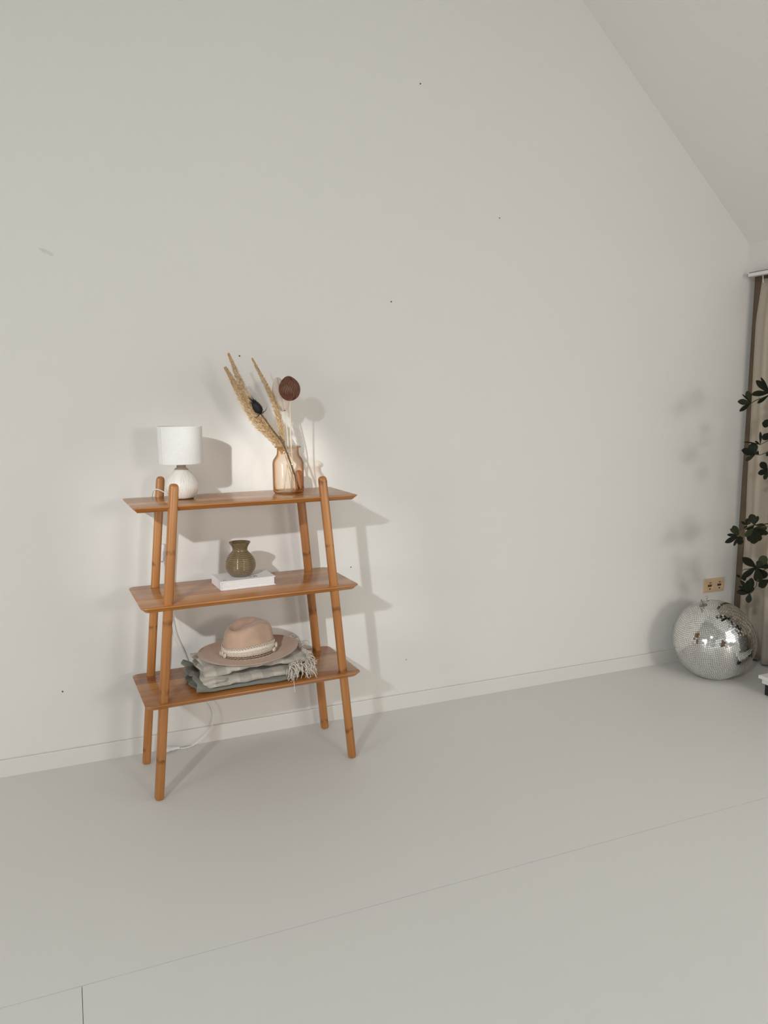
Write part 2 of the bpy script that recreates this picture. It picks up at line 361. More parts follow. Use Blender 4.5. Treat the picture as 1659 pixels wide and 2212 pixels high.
# ------------------------------------------------------------------ table lamp with its cord
lamp = tag(empty('table_lamp', (0.4055, -0.214, Z1)), 'small table lamp with white drum shade and grooved pale ceramic base', 'lamp')
def ceramic_mat():
    m, nt, b = new_mat('ribbed_ceramic'); L = nt.links
    tc = node(nt, 'ShaderNodeTexCoord'); sp = node(nt, 'ShaderNodeSeparateXYZ'); L.new(tc.outputs['Object'], sp.inputs[0])
    at = node(nt, 'ShaderNodeMath', operation='ARCTAN2'); L.new(sp.outputs['Y'], at.inputs[0]); L.new(sp.outputs['X'], at.inputs[1])
    cb = node(nt, 'ShaderNodeCombineXYZ'); sx_ = node(nt, 'ShaderNodeMath', operation='MULTIPLY', i_1=11.0); L.new(at.outputs[0], sx_.inputs[0]); L.new(sx_.outputs[0], cb.inputs[0])
    sz_ = node(nt, 'ShaderNodeMath', operation='MULTIPLY', i_1=9.0); L.new(sp.outputs['Z'], sz_.inputs[0]); L.new(sz_.outputs[0], cb.inputs[1])
    nz = node(nt, 'ShaderNodeTexNoise', i_Scale=2.0, i_Detail=5.0, i_Roughness=0.7); L.new(cb.outputs[0], nz.inputs['Vector'])
    rp = ramp(nt, [(0.32, (0.52, 0.45, 0.37)), (0.48, (0.80, 0.77, 0.72)), (0.7, (0.86, 0.84, 0.80))]); L.new(nz.outputs['Fac'], rp.inputs['Fac']); L.new(rp.outputs['Color'], b.inputs['Base Color'])
    b.inputs['Roughness'].default_value = 0.5
    bp = node(nt, 'ShaderNodeBump', i_Strength=0.35, i_Distance=0.002); L.new(nz.outputs['Fac'], bp.inputs['Height']); L.new(bp.outputs['Normal'], b.inputs['Normal'])
    return m
M['ceramic'] = ceramic_mat()
M['collar'] = plain('lamp_collar', (0.46, 0.38, 0.29), 0.55)
M['dark'] = plain('dark_foot', (0.03, 0.025, 0.02), 0.8)
M['cordm'] = plain('white_cord', (0.80, 0.80, 0.79), 0.4, vary=0.01)
M['metal'] = plain('grey_metal', (0.55, 0.54, 0.52), 0.3, metal=1.0)
body_tab = [(0.003, 0.043), (0.007, 0.0475), (0.018, 0.0555), (0.030, 0.0605), (0.042, 0.0625), (0.055, 0.0605), (0.070, 0.0535), (0.085, 0.0425), (0.097, 0.031), (0.105, 0.0235), (0.1085, 0.0205)]
MB().lathe([(r*1.02, z*1.10) for z, r in body_tab], 56).build('base', M['ceramic'], lamp)
MB().lathe([(0.041, 0.0), (0.0425, 0.0), (0.043, 0.004), (0.03, 0.005)], 40).build('foot', M['dark'], lamp)
MB().lathe([(r_, z_+0.010) for r_, z_ in ((0.0275, 0.1025), (0.0225, 0.1075), (0.0175, 0.1105), (0.0175, 0.119), (0.0150, 0.121), (0.0105, 0.1215), (0.0105, 0.124), (0.0125, 0.1245), (0.0125, 0.128), (0.0105, 0.1285), (0.0105, 0.150))], 28).build('collar', M['collar'], lamp)
def fabric(name, col, scale=900.0, strength=0.4, sheen=0.2, trans=0.0):
    m, nt, b = new_mat(name); L = nt.links
    tc = node(nt, 'ShaderNodeTexCoord')
    w1 = node(nt, 'ShaderNodeTexWave', bands_direction='Z', i_Scale=scale*0.35, i_Distortion=3.0); w2 = node(nt, 'ShaderNodeTexWave', bands_direction='X', i_Scale=scale*0.35, i_Distortion=3.0)
    nz = node(nt, 'ShaderNodeTexNoise', i_Scale=scale*0.25, i_Detail=4.0)
    for q in (w1, w2, nz): L.new(tc.outputs['Object'], q.inputs['Vector'])
    ad = node(nt, 'ShaderNodeMath', operation='ADD'); L.new(w1.outputs['Fac'], ad.inputs[0]); L.new(w2.outputs['Fac'], ad.inputs[1])
    ad2 = node(nt, 'ShaderNodeMath', operation='ADD'); L.new(ad.outputs[0], ad2.inputs[0]); L.new(nz.outputs['Fac'], ad2.inputs[1])
    rp = ramp(nt, [(0.3, tuple(c*0.93 for c in col)), (0.7, col)]); L.new(nz.outputs['Fac'], rp.inputs['Fac']); L.new(rp.outputs['Color'], b.inputs['Base Color'])
    b.inputs['Roughness'].default_value = 0.9; b.inputs['Specular IOR Level'].default_value = 0.2; b.inputs['Sheen Weight'].default_value = sheen
    bp = node(nt, 'ShaderNodeBump', i_Strength=strength, i_Distance=0.0006); L.new(ad2.outputs[0], bp.inputs['Height']); L.new(bp.outputs['Normal'], b.inputs['Normal'])
    return m
M['shade'] = fabric('shade_linen', (0.86, 0.855, 0.83))
zb, zt = 0.1365, 0.279; rb, rt = 0.0825, 0.0845; t_ = 0.0015
sh = MB().lathe([(rb-t_, zb+0.001), (rb, zb), (rb+0.0007, zb+0.0015), (rb+0.0005, zb+0.006), (rb, zb+0.0065), (rt, zt-0.0065), (rt+0.0005, zt-0.006), (rt+0.0007, zt-0.0015), (rt, zt), (rt-t_, zt-0.001), (rb-t_, zb+0.001)], 72)
sh.f = [f for f in sh.f if len(f) == 4]
shade = sharp(sh.build('shade', M['shade'], lamp), 40)
# overlapped seam of the shade
a0 = math.radians(206); sv = []
for z in (zb+0.001, zt-0.001):
    r = lerp(rb, rt, (z-zb)/(zt-zb))
    for k, rr in ((0, 0.0003), (1, 0.0013), (2, 0.0013), (3, 0.0003)):
        aa = a0 + (0, 0.008, 0.14, 0.15)[k]; sv.append(((r+rr)*math.cos(aa), (r+rr)*math.sin(aa), z))
MB().add(sv, [(0,1,5,4), (1,2,6,5), (2,3,7,6)]).build('seam', M['shade'], shade)
sp_ = MB()
for k in range(3):
    a = 2*PI*k/3+0.4; sp_.tube([(0.01*math.cos(a), 0.01*math.sin(a), 0.157), (0.06*math.cos(a), 0.06*math.sin(a), 0.2), (0.0825*math.cos(a), 0.0825*math.sin(a), 0.268)], 0.0012, 6)
sp_.build('shade_spider', M['metal'], shade)
MB().lathe([(0.012, 0.15), (0.020, 0.165), (0.027, 0.185), (0.026, 0.205), (0.016, 0.22), (0.0, 0.226)], 24).build('bulb', M['shade'], lamp)
LP = Vector(lamp.location)
cord_pts = [(0.366, -0.186, 1.1165), (0.3610, -0.164, 1.1170), (0.3503, -0.151, 1.1225), (0.3371, -0.1475, 1.1302), (0.3222, -0.143, 1.1367), (0.3104, -0.120, 1.1321), (0.3045, -0.094, 1.112), (0.3065, -0.074, 1.070), (0.312, -0.045, 1.01), (0.321, -0.024, 0.947), (0.330, -0.018, 0.90)]
cord_b = [(0.346, -0.018, 0.822), (0.351, -0.016, 0.78), (0.353, -0.014, 0.70), (0.358, -0.016, 0.63), (0.367, -0.02, 0.570), (0.377, -0.022, 0.508), (0.404, -0.022, 0.434), (0.418, -0.02, 0.39), (0.432, -0.018, 0.34), (0.462, -0.018, 0.26), (0.498, -0.02, 0.196), (0.518, -0.022, 0.16), (0.526, -0.024, 0.124), (0.515, -0.028, 0.083), (0.480, -0.034, 0.043), (0.43, -0.045, 0.014), (0.395, -0.05, 0.009), (0.372, -0.047, 0.010)]
MB().tube([p - LP for p in catmull(cord_pts, 8)], 0.0026, 8).build('cord', M['cordm'], lamp)
MB().tube([p - LP for p in catmull(cord_b, 8)], 0.0026, 8).build('cord', M['cordm'], lamp)
sw = MB().box((-0.012, -0.009, -0.036), (0.012, 0.009, 0.036), 0.004).build('cord_switch', M['cordm'], lamp); sw.location = Vector((0.339, -0.017, 0.861)) - LP; sw.rotation_euler = (0, 0.19, 0)
o = MB().box((-0.006, -0.012, -0.009), (0.006, -0.0085, 0.009), 0.001).build('rocker', M['frame'], sw)
pl = MB().lathe([(0.0045, 0.0), (0.0055, 0.004), (0.0045, 0.006), (0.006, 0.010), (0.005, 0.012), (0.0068, 0.016), (0.0058, 0.018), (0.0085, 0.024), (0.0095, 0.042), (0.0125, 0.046), (0.013, 0.058), (0.0115, 0.061)], 20, sy=1.25).build('plug', M['cordm'], lamp)
pl.location = Vector((0.372, -0.047, 0.0135)) - LP; pl.rotation_euler = Vector((-1, 0.09, 0)).to_track_quat('Z', 'X').to_euler()
for s in (-1, 1): MB().tube([(0, 0.0095*s, 0.060), (0, 0.0095*s, 0.068), (0, 0.0095*s, 0.078)], [0.0022, 0.0022, 0.0018], 8).build('prong', M['metal'], pl)

# ------------------------------------------------------------------ glass vase
def tinted_glass():
    m, nt, b = new_mat('blush_glass'); L = nt.links; nt.nodes.remove(b); out = nt.nodes['Material Output']
    lw = node(nt, 'ShaderNodeLayerWeight', i_Blend=0.5)
    rp = ramp(nt, [(0.0, (0.997, 0.970, 0.942)), (0.38, (0.98, 0.925, 0.865)), (0.56, (0.90, 0.76, 0.60)), (0.74, (0.58, 0.38, 0.22)), (1.0, (0.24, 0.12, 0.05))]); L.new(lw.outputs['Facing'], rp.inputs['Fac'])
    tr = node(nt, 'ShaderNodeBsdfTransparent'); L.new(rp.outputs['Color'], tr.inputs['Color'])
    gl = node(nt, 'ShaderNodeBsdfGlossy', i_Roughness=0.03); gl.inputs['Color'].default_value = (1, 0.97, 0.93, 1)
    p5 = node(nt, 'ShaderNodeMath', operation='POWER', i_1=4.0); L.new(lw.outputs['Facing'], p5.inputs[0]); fr = node(nt, 'ShaderNodeMath', operation='MULTIPLY_ADD', i_1=0.55, i_2=0.03); L.new(p5.outputs[0], fr.inputs[0]); mx = node(nt, 'ShaderNodeMixShader')
    L.new(fr.outputs[0], mx.inputs[0]); L.new(tr.outputs[0], mx.inputs[1]); L.new(gl.outputs[0], mx.inputs[2]); L.new(mx.outputs[0], out.inputs['Surface'])
    return m
M['glass'] = tinted_glass()
VX, VY = 0.832, -0.208
prof_o = [(0.0, 0.003), (0.046, 0.003), (0.052, 0.0), (0.0575, 0.0015), (0.0618, 0.007), (0.0632, 0.016), (0.0636, 0.06), (0.0636, 0.118), (0.0628, 0.126), (0.0595, 0.136), (0.0535, 0.145), (0.0472, 0.154), (0.0445, 0.162), (0.0440, 0.172), (0.0442, 0.181), (0.0452, 0.1835), (0.0510, 0.1845), (0.0533, 0.1865), (0.0530, 0.189), (0.0505, 0.1903), (0.0460, 0.1895)]
prof_i = [(0.0425, 0.187), (0.0415, 0.172), (0.0420, 0.162), (0.0448, 0.153), (0.0512, 0.1435), (0.0572, 0.1345), (0.0604, 0.1255), (0.0610, 0.118), (0.0608, 0.06), (0.0602, 0.02), (0.0565, 0.012), (0.045, 0.010), (0.0, 0.0105)]
vase = tag(MB().lathe(prof_o + prof_i, 64).build('glass_vase', M['glass'], loc=(VX, VY, Z1)), 'blush amber glass jar vase with flared rim holding dried stems', 'vase')
VB = Vector((VX, VY, Z1))

# ------------------------------------------------------------------ dried stems in the vase
def stem_path(foot, rim, top, n=10, bend=0.0):
    a, b_, c_ = Vector(foot), Vector(rim), Vector(top); return catmull([a, b_, lerp(b_, c_, 0.5) + Vector((bend, 0, 0)), c_], n)
M['straw'] = plain('pampas_straw', (0.66, 0.46, 0.24), 0.85, vary=0.25, scale=90)
M['straw_pale'] = plain('pale_stalk', (0.78, 0.66, 0.50), 0.8, vary=0.1)
M['black'] = plain('teasel_black', (0.010, 0.009, 0.008), 0.75, vary=0.3)
M['stalk'] = plain('teasel_stalk', (0.12, 0.085, 0.045), 0.75, vary=0.45, scale=150)

def plume(name, label, foot, rim, tip, start, width, seed, curve, nseed=2400):
    rnd = random.Random(seed)
    t = tag(empty(name, foot), label, 'dried grass', 'pampas stems in the glass vase')
    F = Vector(foot)
    pts = [p - F for p in catmull([foot, rim, lerp(Vector(rim), Vector(tip), 0.5) + Vector(curve), tip], 14)]
    n = len(pts)
    MB().tube(pts, [lerp(0.0021, 0.0006, i/(n-1)) for i in range(n)], 7).build('stalk', M['straw_pale'], t)
    mb = MB(); vs = []; fs = []
    for k in range(nseed):
        u = start + (1-start)*(k/nseed) ** 0.95
        fi = u*(n-1); i = min(int(fi), n-2); p = lerp(pts[i], pts[i+1], fi-i); tg = (pts[i+1]-pts[i]).normalized()
        v = (u-start)/(1-start)
        wd = width * (math.sin(min(1, v*1.6+0.12)*PI/2) * (1-v) ** 0.75 + 0.12)
        side = tg.orthogonal().normalized(); side.rotate(Matrix.Rotation(rnd.uniform(0, 2*PI), 3, tg))
        ln = wd * rnd.uniform(0.2, 0.75) + 0.005
        d_ = (tg * rnd.uniform(1.4, 2.6) + side * rnd.uniform(0.35, 1.35)).normalized()
        off = side * wd * rnd.random()**0.7 * 0.75
        a = p + off; m_ = a + d_*ln*0.6 + side*wd*0.12; e = a + d_*ln + Vector((0, 0, -0.001))
        pr = d_.cross(Vector((rnd.uniform(-1, 1), rnd.uniform(-1, 1), rnd.uniform(-1, 1)))).normalized() * rnd.uniform(0.0005, 0.0010)
        b0 = len(vs); q = d_.cross(pr).normalized()*pr.length
        vs += [a, m_ + pr, m_ - pr*0.5 + q, m_ - pr*0.5 - q, e]
        fs += [(b0, b0+1, b0+2), (b0, b0+2, b0+3), (b0, b0+3, b0+1), (b0+4, b0+2, b0+1), (b0+4, b0+3, b0+2), (b0+4, b0+1, b0+3)]
    o = mesh_obj('seed_plume', vs, fs, M['straw'], t, smooth=False); o['kind'] = 'stuff'
    return t
zf = Z1 + 0.014
plume('pampas_grass', 'tallest tan pampas plume in the glass vase, leftmost pointed tip', (VX+0.030, VY-0.005, zf), (VX-0.022, VY+0.006, Z1+0.186), (0.606, -0.200, 1.660), 0.36, 0.026, 3, (-0.020, 0, -0.012))
plume('pampas_grass', 'tan pampas plume leaning furthest left, just below the tallest tip', (VX+0.026, VY-0.018, zf), (VX-0.030, VY+0.000, Z1+0.186), (0.590, -0.210, 1.607), 0.27, 0.033, 5, (-0.006, 0, -0.022), 3600)
plume('pampas_grass', 'slim tan pampas plume standing between teasel and seed pods', (VX+0.016, VY+0.020, zf), (VX-0.012, VY+0.012, Z1+0.187), (0.706, -0.170, 1.645), 0.32, 0.019, 8, (0.028, 0, -0.01))

# teasel
tz = tag(empty('teasel', (VX+0.038, VY-0.025, zf)), 'black spiky teasel head on a dark stalk in the vase', 'dried flower')
F = Vector(tz.location); top = Vector((0.709, -0.270, 1.432))
pts = [p - F for p in catmull([F, (VX-0.020, VY-0.03, Z1+0.186), lerp(Vector((VX-0.020, VY-0.03, Z1+0.186)), top, 0.5), top], 8)]
MB().tube(pts, [0.0038 - 0.0012*i/len(pts) + 0.0005*(i % 3 == 0) for i in range(len(pts))], 8).build('stalk', M['stalk'], tz)
ax = (pts[-1]-pts[-2]).normalized(); ax = (ax + Vector((0.02, 0, 0.06))).normalized(); HL = 0.054; hd = MB(); rot = ax.to_track_quat('Z', 'Y')
hp = [(0.0, 0.0), (0.007, 0.001), (0.0125, 0.007), (0.0155, 0.017), (0.0155, 0.028), (0.0130, 0.040), (0.0085, 0.049), (0.0, 0.054)]
head = MB().lathe(hp, 20).build('head', M['black'], tz); head.location = pts[-1]; head.rotation_euler = rot.to_euler()
spk = MB(); rnd = random.Random(2)
for k in range(330):
    v = (k+0.5)/330; zz = 0.003 + 0.050*v; rr = interp([(z, r) for r, z in hp], zz); a = k*2.39996
    s_ = Vector((math.cos(a), math.sin(a), 0)); ln = rnd.uniform(0.004, 0.007) + (0.012*rnd.random() if v > 0.82 else 0) + (0.022 if v > 0.965 else 0)
    dr = (s_*lerp(1.0, 0.35, v) + Vector((0, 0, lerp(0.35, 1.4, v)))).normalized(); p = s_*rr + Vector((0, 0, zz)) - dr*0.001
    spk.tube([p, p + dr*ln*0.5, p + dr*ln], [0.0010, 0.0007, 0.0001], 3, cap=False)
sp = spk.build('spikes', M['black'], head, smooth=False); sp['kind'] = 'stuff'
for k in range(7):
    a = k*2*PI/7 + 0.3; s_ = Vector((math.cos(a), math.sin(a), 0)); L_ = (0.022, 0.034, 0.018, 0.028, 0.02, 0.036, 0.024)[k]
    b_ = MB().tube([s_*0.004, s_*L_*0.5 + Vector((0, 0, -0.004)), s_*L_*0.85 + Vector((0, 0, 0.001)), s_*L_ + Vector((0, 0, 0.008))], [0.0016, 0.0014, 0.0009, 0.0002], 5).build('bract', M['black'], head)

# ridged seed pods
def pod_mat(name, lo, hi):
    m, nt, b = new_mat(name); L = nt.links
    at = node(nt, 'ShaderNodeAttribute', attribute_name='ridge'); rp = ramp(nt, [(0.30, lo), (0.85, hi)]); L.new(at.outputs['Fac'], rp.inputs['Fac']); L.new(rp.outputs['Color'], b.inputs['Base Color'])
    b.inputs['Roughness'].default_value = 0.45; return m
M['pod_brown'] = pod_mat('pod_brown', (0.060, 0.014, 0.007), (0.46, 0.20, 0.10))
M['pod_cream'] = pod_mat('pod_cream', (0.74, 0.62, 0.53), (0.92, 0.83, 0.75))
def pod(name, label, foot, rim, base, centre, rx, rz, mat, stalkmat, seed, tilt, squash=0.8):
    t = tag(empty(name, foot), label, 'seed pod', 'seed pods in the glass vase'); F = Vector(foot)
    pts = [p - F for p in catmull([foot, rim, base], 10)]
    MB().tube(pts, 0.0024, 8).build('stalk', stalkmat, t)
    MB().lathe([(0.003, -0.004), (0.004, 0.0), (0.0032, 0.006)], 10).build('calyx', M['stalk'], t).location = pts[-1]
    nu, nv = 228, 48; vs = []; fs = []; rg = []
    for j in range(nv+1):
        th = PI*j/nv
        for i in range(nu):
            a = 2*PI*i/nu
            wob = a + 0.16*noise.noise(Vector((math.cos(a)*1.5, math.sin(a)*1.5, th*1.3 + seed)))
            r_ = (0.5 + 0.5*math.sin(wob*38 + 1.3*math.sin(th*3 + seed)))**2.2; seam_ = 1 - 0.10*math.exp(-(math.sin(a*0.5 + 0.9)/0.05)**2)
            k = (1 + 0.028*(r_-0.5)*math.sin(th)) * seam_
            point = 1 + 0.14*max(0, math.cos(th))**6
            s_ = math.sin(th)
            vs.append((rx*k*s_*math.cos(a), rx*squash*k*s_*math.sin(a), rz*k*point*math.cos(th))); rg.append(r_*0.8 + 0.2*noise.noise(Vector(vs[-1])*90))
    for j in range(nv):
        for i in range(nu): fs.append((j*nu+i, (j+1)*nu+i, (j+1)*nu+(i+1) % nu, j*nu+(i+1) % nu))
    o = mesh_obj('pod', vs, fs, mat, t)
    at = o.data.attributes.new('ridge', 'FLOAT', 'POINT'); at.data.foreach_set('value', rg)
    o.location = Vector(centre) - F; o.rotation_euler = tilt; return t
pod('seed_pod', 'dark brown ridged round seed pod on a pale stick', (VX+0.020, VY-0.030, zf), (VX+0.009, VY-0.022, Z1+0.186), (0.838, -0.235, 1.484), (0.8375, -0.235, 1.524), 0.0435, 0.0460, M['pod_brown'], M['straw_pale'], 1.0, (0.0, -0.16, 0.5), 0.96)
pod('seed_pod', 'pale cream ridged seed pod half hidden behind the brown one', (VX-0.012, VY+0.022, zf), (VX+0.004, VY+0.010, Z1+0.186), (0.838, -0.155, 1.440), (0.823, -0.155, 1.500), 0.038, 0.066, M['pod_cream'], M['straw_pale'], 4.0, (0.0, -0.22, 0.3), 0.6)

# ------------------------------------------------------------------ book and olive vase on the middle board
M['paper'] = plain('book_white', (0.82, 0.825, 0.84), 0.5, vary=0.01)
M['pages'] = plain('page_edges', (0.80, 0.80, 0.79), 0.8, vary=0.03, scale=400)
M['ink'] = plain('print_ink', (0.03, 0.03, 0.03), 0.6)
bk = tag(empty('book', loc2w(0.006, 0.034, Z2), STH + 0.02), 'thick white hardcover book lying flat under the olive vase', 'book')
hw, hd, th_ = 0.112, 0.072, 0.036
MB().box((-hw, -hd, 0), (hw, hd, 0.003), 0.0008).build('cover', M['paper'], bk, smooth=False)
cv = MB().box((-hw, -hd, th_-0.003), (hw, hd, th_), 0.0008).build('cover', M['paper'], bk, smooth=False)
MB().box((-hw-0.001, -hd, 0.0005), (-hw+0.003, hd, th_-0.0005), 0.0008).build('spine', M['paper'], bk, smooth=False)
for k in range(5):
    z0 = 0.003 + k*0.006; MB().box((-hw+0.003, -hd+0.003, z0+0.0002), (hw-0.005, hd-0.003, z0+0.0058), 0.0007).build('page_block', M['pages'], bk, smooth=False)
for (x, y, lx, ly) in ((-0.094, -0.050, 0.002, 0.012), (-0.090, -0.048, 0.0012, 0.014), (-0.086, -0.049, 0.0018, 0.009), (0.088, 0.040, 0.0016, 0.014)):
    MB().box((x-lx/2, y-ly/2, th_-0.0003), (x+lx/2, y+ly/2, th_+0.0002)).build('printed_line', M['ink'], cv, smooth=False)
pr = random.Random(5); ms = MB()
for k in range(7):
    x, y = 0.030 + pr.uniform(-0.012, 0.014), -0.040 + pr.uniform(-0.006, 0.010); ms.box((x-0.004, y-0.0022, th_-0.0003), (x+0.004, y+0.002, th_+0.0002))
ms.build('printed_motif', M['ink'], cv, smooth=False)

def glaze():
    m, nt, b = new_mat('olive_glaze'); L = nt.links
    tc = node(nt, 'ShaderNodeTexCoord'); at = node(nt, 'ShaderNodeAttribute', attribute_name='ring')
    nz = node(nt, 'ShaderNodeTexNoise', i_Scale=70.0, i_Detail=4.0); L.new(tc.outputs['Object'], nz.inputs['Vector'])
    ad = node(nt, 'ShaderNodeMath', operation='MULTIPLY_ADD', i_1=0.5); L.new(nz.outputs['Fac'], ad.inputs[0]); L.new(at.outputs['Fac'], ad.inputs[2])
    rp = ramp(nt, [(0.25, (0.080, 0.055, 0.025)), (0.6, (0.145, 0.107, 0.055)), (1.0, (0.225, 0.172, 0.095))]); L.new(ad.outputs[0], rp.inputs['Fac']); L.new(rp.outputs['Color'], b.inputs['Base Color'])
    b.inputs['Roughness'].default_value = 0.14; b.inputs['Coat Weight'].default_value = 0.4; b.inputs['Coat Roughness'].default_value = 0.06
    return m
M['glaze'] = glaze()
tab = [(0.0, 0.036), (0.003, 0.0405), (0.010, 0.0475), (0.022, 0.0565), (0.036, 0.0618), (0.050, 0.0628), (0.064, 0.0600), (0.078, 0.0530), (0.090, 0.0430), (0.098, 0.0345), (0.104, 0.0305), (0.110, 0.0302), (0.118, 0.0325), (0.127, 0.0372), (0.134, 0.0420), (0.1365, 0.0437), (0.138, 0.0435)]
prof = []; ring = []
NP = 130
def smoothtab(z):
    for (z0, r0), (z1, r1) in zip(tab, tab[1:]):
        if z <= z1: return lerp(r0, r1, (z-z0)/(z1-z0))
    return tab[-1][1]
for k in range(NP+1):
    z = 0.138*k/NP; r = (smoothtab(max(0, z-0.002)) + smoothtab(z) + smoothtab(min(0.138, z+0.002)))/3
    g_ = 0
    if 0.008 < z < 0.096:
        g_ = math.sin(z*2*PI/0.0062 + 1.2*math.sin(z*130)); r += 0.00062*g_
    prof.append((r, z)); ring.append(0.5 + 0.35*g_ if g_ else 0.45)
inner = [(0.0415, 0.1372), (0.035, 0.127), (0.029, 0.112), (0.0285, 0.104), (0.037, 0.09), (0.052, 0.06), (0.05, 0.03), (0.03, 0.01), (0.0, 0.008)]
pv = MB().lathe(prof + inner, 56)
o = mesh_obj('ceramic_vase', pv.v, pv.f, M['glaze'])
at = o.data.attributes.new('ring', 'FLOAT', 'POINT'); vals = []
for q in ring + [0.3]*len(inner): vals += [q]*56
at.data.foreach_set('value', vals)
o.location = loc2w(-0.005, 0.036, Z2 + th_); tag(o, 'round glazed olive pottery vase with horizontal rings on white book', 'vase')
# ------------------------------------------------------------------ folded cloths on the bottom board
def cloth_sheet(name, path, x0f, x1f, nx, nu, posf, thick, mat, parent):
    P = [Vector((0, y, z)) for y, z in path]; cp = catmull(P, 10)
    L_ = [0.0]
    for a, b_ in zip(cp, cp[1:]): L_.append(L_[-1] + (b_-a).length)
    tot = L_[-1]; S = []
    j = 0
    for k in range(nu+1):
        s = tot*k/nu
        while j < len(L_)-2 and L_[j+1] < s: j += 1
        t = (s-L_[j])/max(1e-9, L_[j+1]-L_[j]); S.append((s, lerp(cp[j], cp[j+1], t)))
    vs = []; uv = []; fs = []
    for k, (s, p) in enumerate(S):
        xa, xb = x0f(s, p), x1f(s, p)
        for i in range(nx+1):
            x = lerp(xa, xb, i/nx); q = posf(x, s, p, i/nx); vs.append(q); uv.append((s, x))
    for k in range(nu):
        for i in range(nx): a = k*(nx+1)+i; fs.append((a, a+1, a+nx+2, a+nx+1))
    o = mesh_obj(name, vs, fs, mat, parent, uvs=uv)
    md = o.modifiers.new('thickness', 'SOLIDIFY'); md.thickness = thick; md.offset = 0
    return o, vs, nx, nu
def plaid():
    m, nt, b = new_mat('check_weave'); L = nt.links
    uv = node(nt, 'ShaderNodeUVMap', uv_map='UVMap'); sp = node(nt, 'ShaderNodeSeparateXYZ'); L.new(uv.outputs[0], sp.inputs[0])
    tot = None
    for k, per in ((0, 0.088), (1, 0.092)):
        d = node(nt, 'ShaderNodeMath', operation='DIVIDE', i_1=per); L.new(sp.outputs[k], d.inputs[0])
        fr = node(nt, 'ShaderNodeMath', operation='FRACT'); L.new(d.outputs[0], fr.inputs[0])
        pp = node(nt, 'ShaderNodeMath', operation='PINGPONG', i_1=0.5); L.new(fr.outputs[0], pp.inputs[0])
        st = node(nt, 'ShaderNodeMapRange', i_1=0.23, i_2=0.27, i_3=0.0, i_4=0.5); L.new(pp.outputs[0], st.inputs[0])
        if tot is None: tot = st
        else:
            ad = node(nt, 'ShaderNodeMath', operation='ADD'); L.new(tot.outputs[0], ad.inputs[0]); L.new(st.outputs[0], ad.inputs[1]); tot = ad
    nz = node(nt, 'ShaderNodeTexNoise', i_Scale=420.0, i_Detail=3.0); tc = node(nt, 'ShaderNodeTexCoord'); L.new(tc.outputs['Object'], nz.inputs['Vector'])
    rp = ramp(nt, [(0.0, (0.62, 0.57, 0.495)), (0.5, (0.53, 0.49, 0.425)), (1.0, (0.42, 0.39, 0.34))]); L.new(tot.outputs[0], rp.inputs['Fac'])
    r2 = ramp(nt, [(0.3, (0.72, 0.72, 0.72)), (0.7, (1.1, 1.1, 1.1))]); L.new(nz.outputs['Fac'], r2.inputs['Fac'])
    mx = node(nt, 'ShaderNodeMixRGB', blend_type='MULTIPLY', i_Fac=1.0); L.new(rp.outputs[0], mx.inputs[1]); L.new(r2.outputs[0], mx.inputs[2]); L.new(mx.outputs[0], b.inputs['Base Color'])
    b.inputs['Roughness'].default_value = 0.95; b.inputs['Specular IOR Level'].default_value = 0.15; b.inputs['Sheen Weight'].default_value = 0.25
    bp = node(nt, 'ShaderNodeBump', i_Strength=0.5, i_Distance=0.001); L.new(nz.outputs['Fac'], bp.inputs['Height']); L.new(bp.outputs['Normal'], b.inputs['Normal'])
    return m
M['plaid'] = plaid()
M['sage'] = fabric('sage_cloth', (0.23, 0.235, 0.20), 600, 0.5)
M['yarn'] = plain('fringe_yarn', (0.72, 0.67, 0.59), 0.9, vary=0.1)
def nz3(a, b_, c_): return noise.noise(Vector((a, b_, c_)))

gc = tag(empty('folded_cloth', loc2w(0, 0, Z3), STH), 'sage grey cloth folded flat beneath the checked throw', 'cloth')
def gpos(x, s, p, f):
    lump = max(0.0, (-0.165 - x)/0.07); lump = min(1, lump); lump = lump*lump*(3-2*lump)
    y, z = p.y, p.z
    z = 0.0025 + z*(1 + 2.3*lump) + 0.003*nz3(x*16, y*12, s*4)*(0.35+lump) * (1 if z > 0.006 else 0.2)
    y += 0.008*nz3(x*9, s*3, 3.0) + 0.03*lump*nz3(x*10, 1.7, s*2)
    if p.y < -0.09: y += -0.006*math.sin(x*23) + 0.012*lump
    z += 0.012*lump*nz3(y*24, x*20, 5.0) if z > 0.01 else 0
    x += 0.018*lump*nz3(y*16, z*60, 2.0)
    return Vector((x, y, max(z, 0.0022)))
cloth_sheet('cloth', [(0.14, 0.003), (0.05, 0.003), (-0.11, 0.003), (-0.150, 0.0045), (-0.158, 0.009), (-0.148, 0.0135), (-0.10, 0.0145), (0.0, 0.0145), (0.13, 0.0145)],
            lambda s, p: -0.238 + 0.012*nz3(s*14, 0, 2), lambda s, p: 0.165 + 0.03*nz3(s*6, 4, 1), 56, 60, gpos, 0.003, M['sage'], gc)

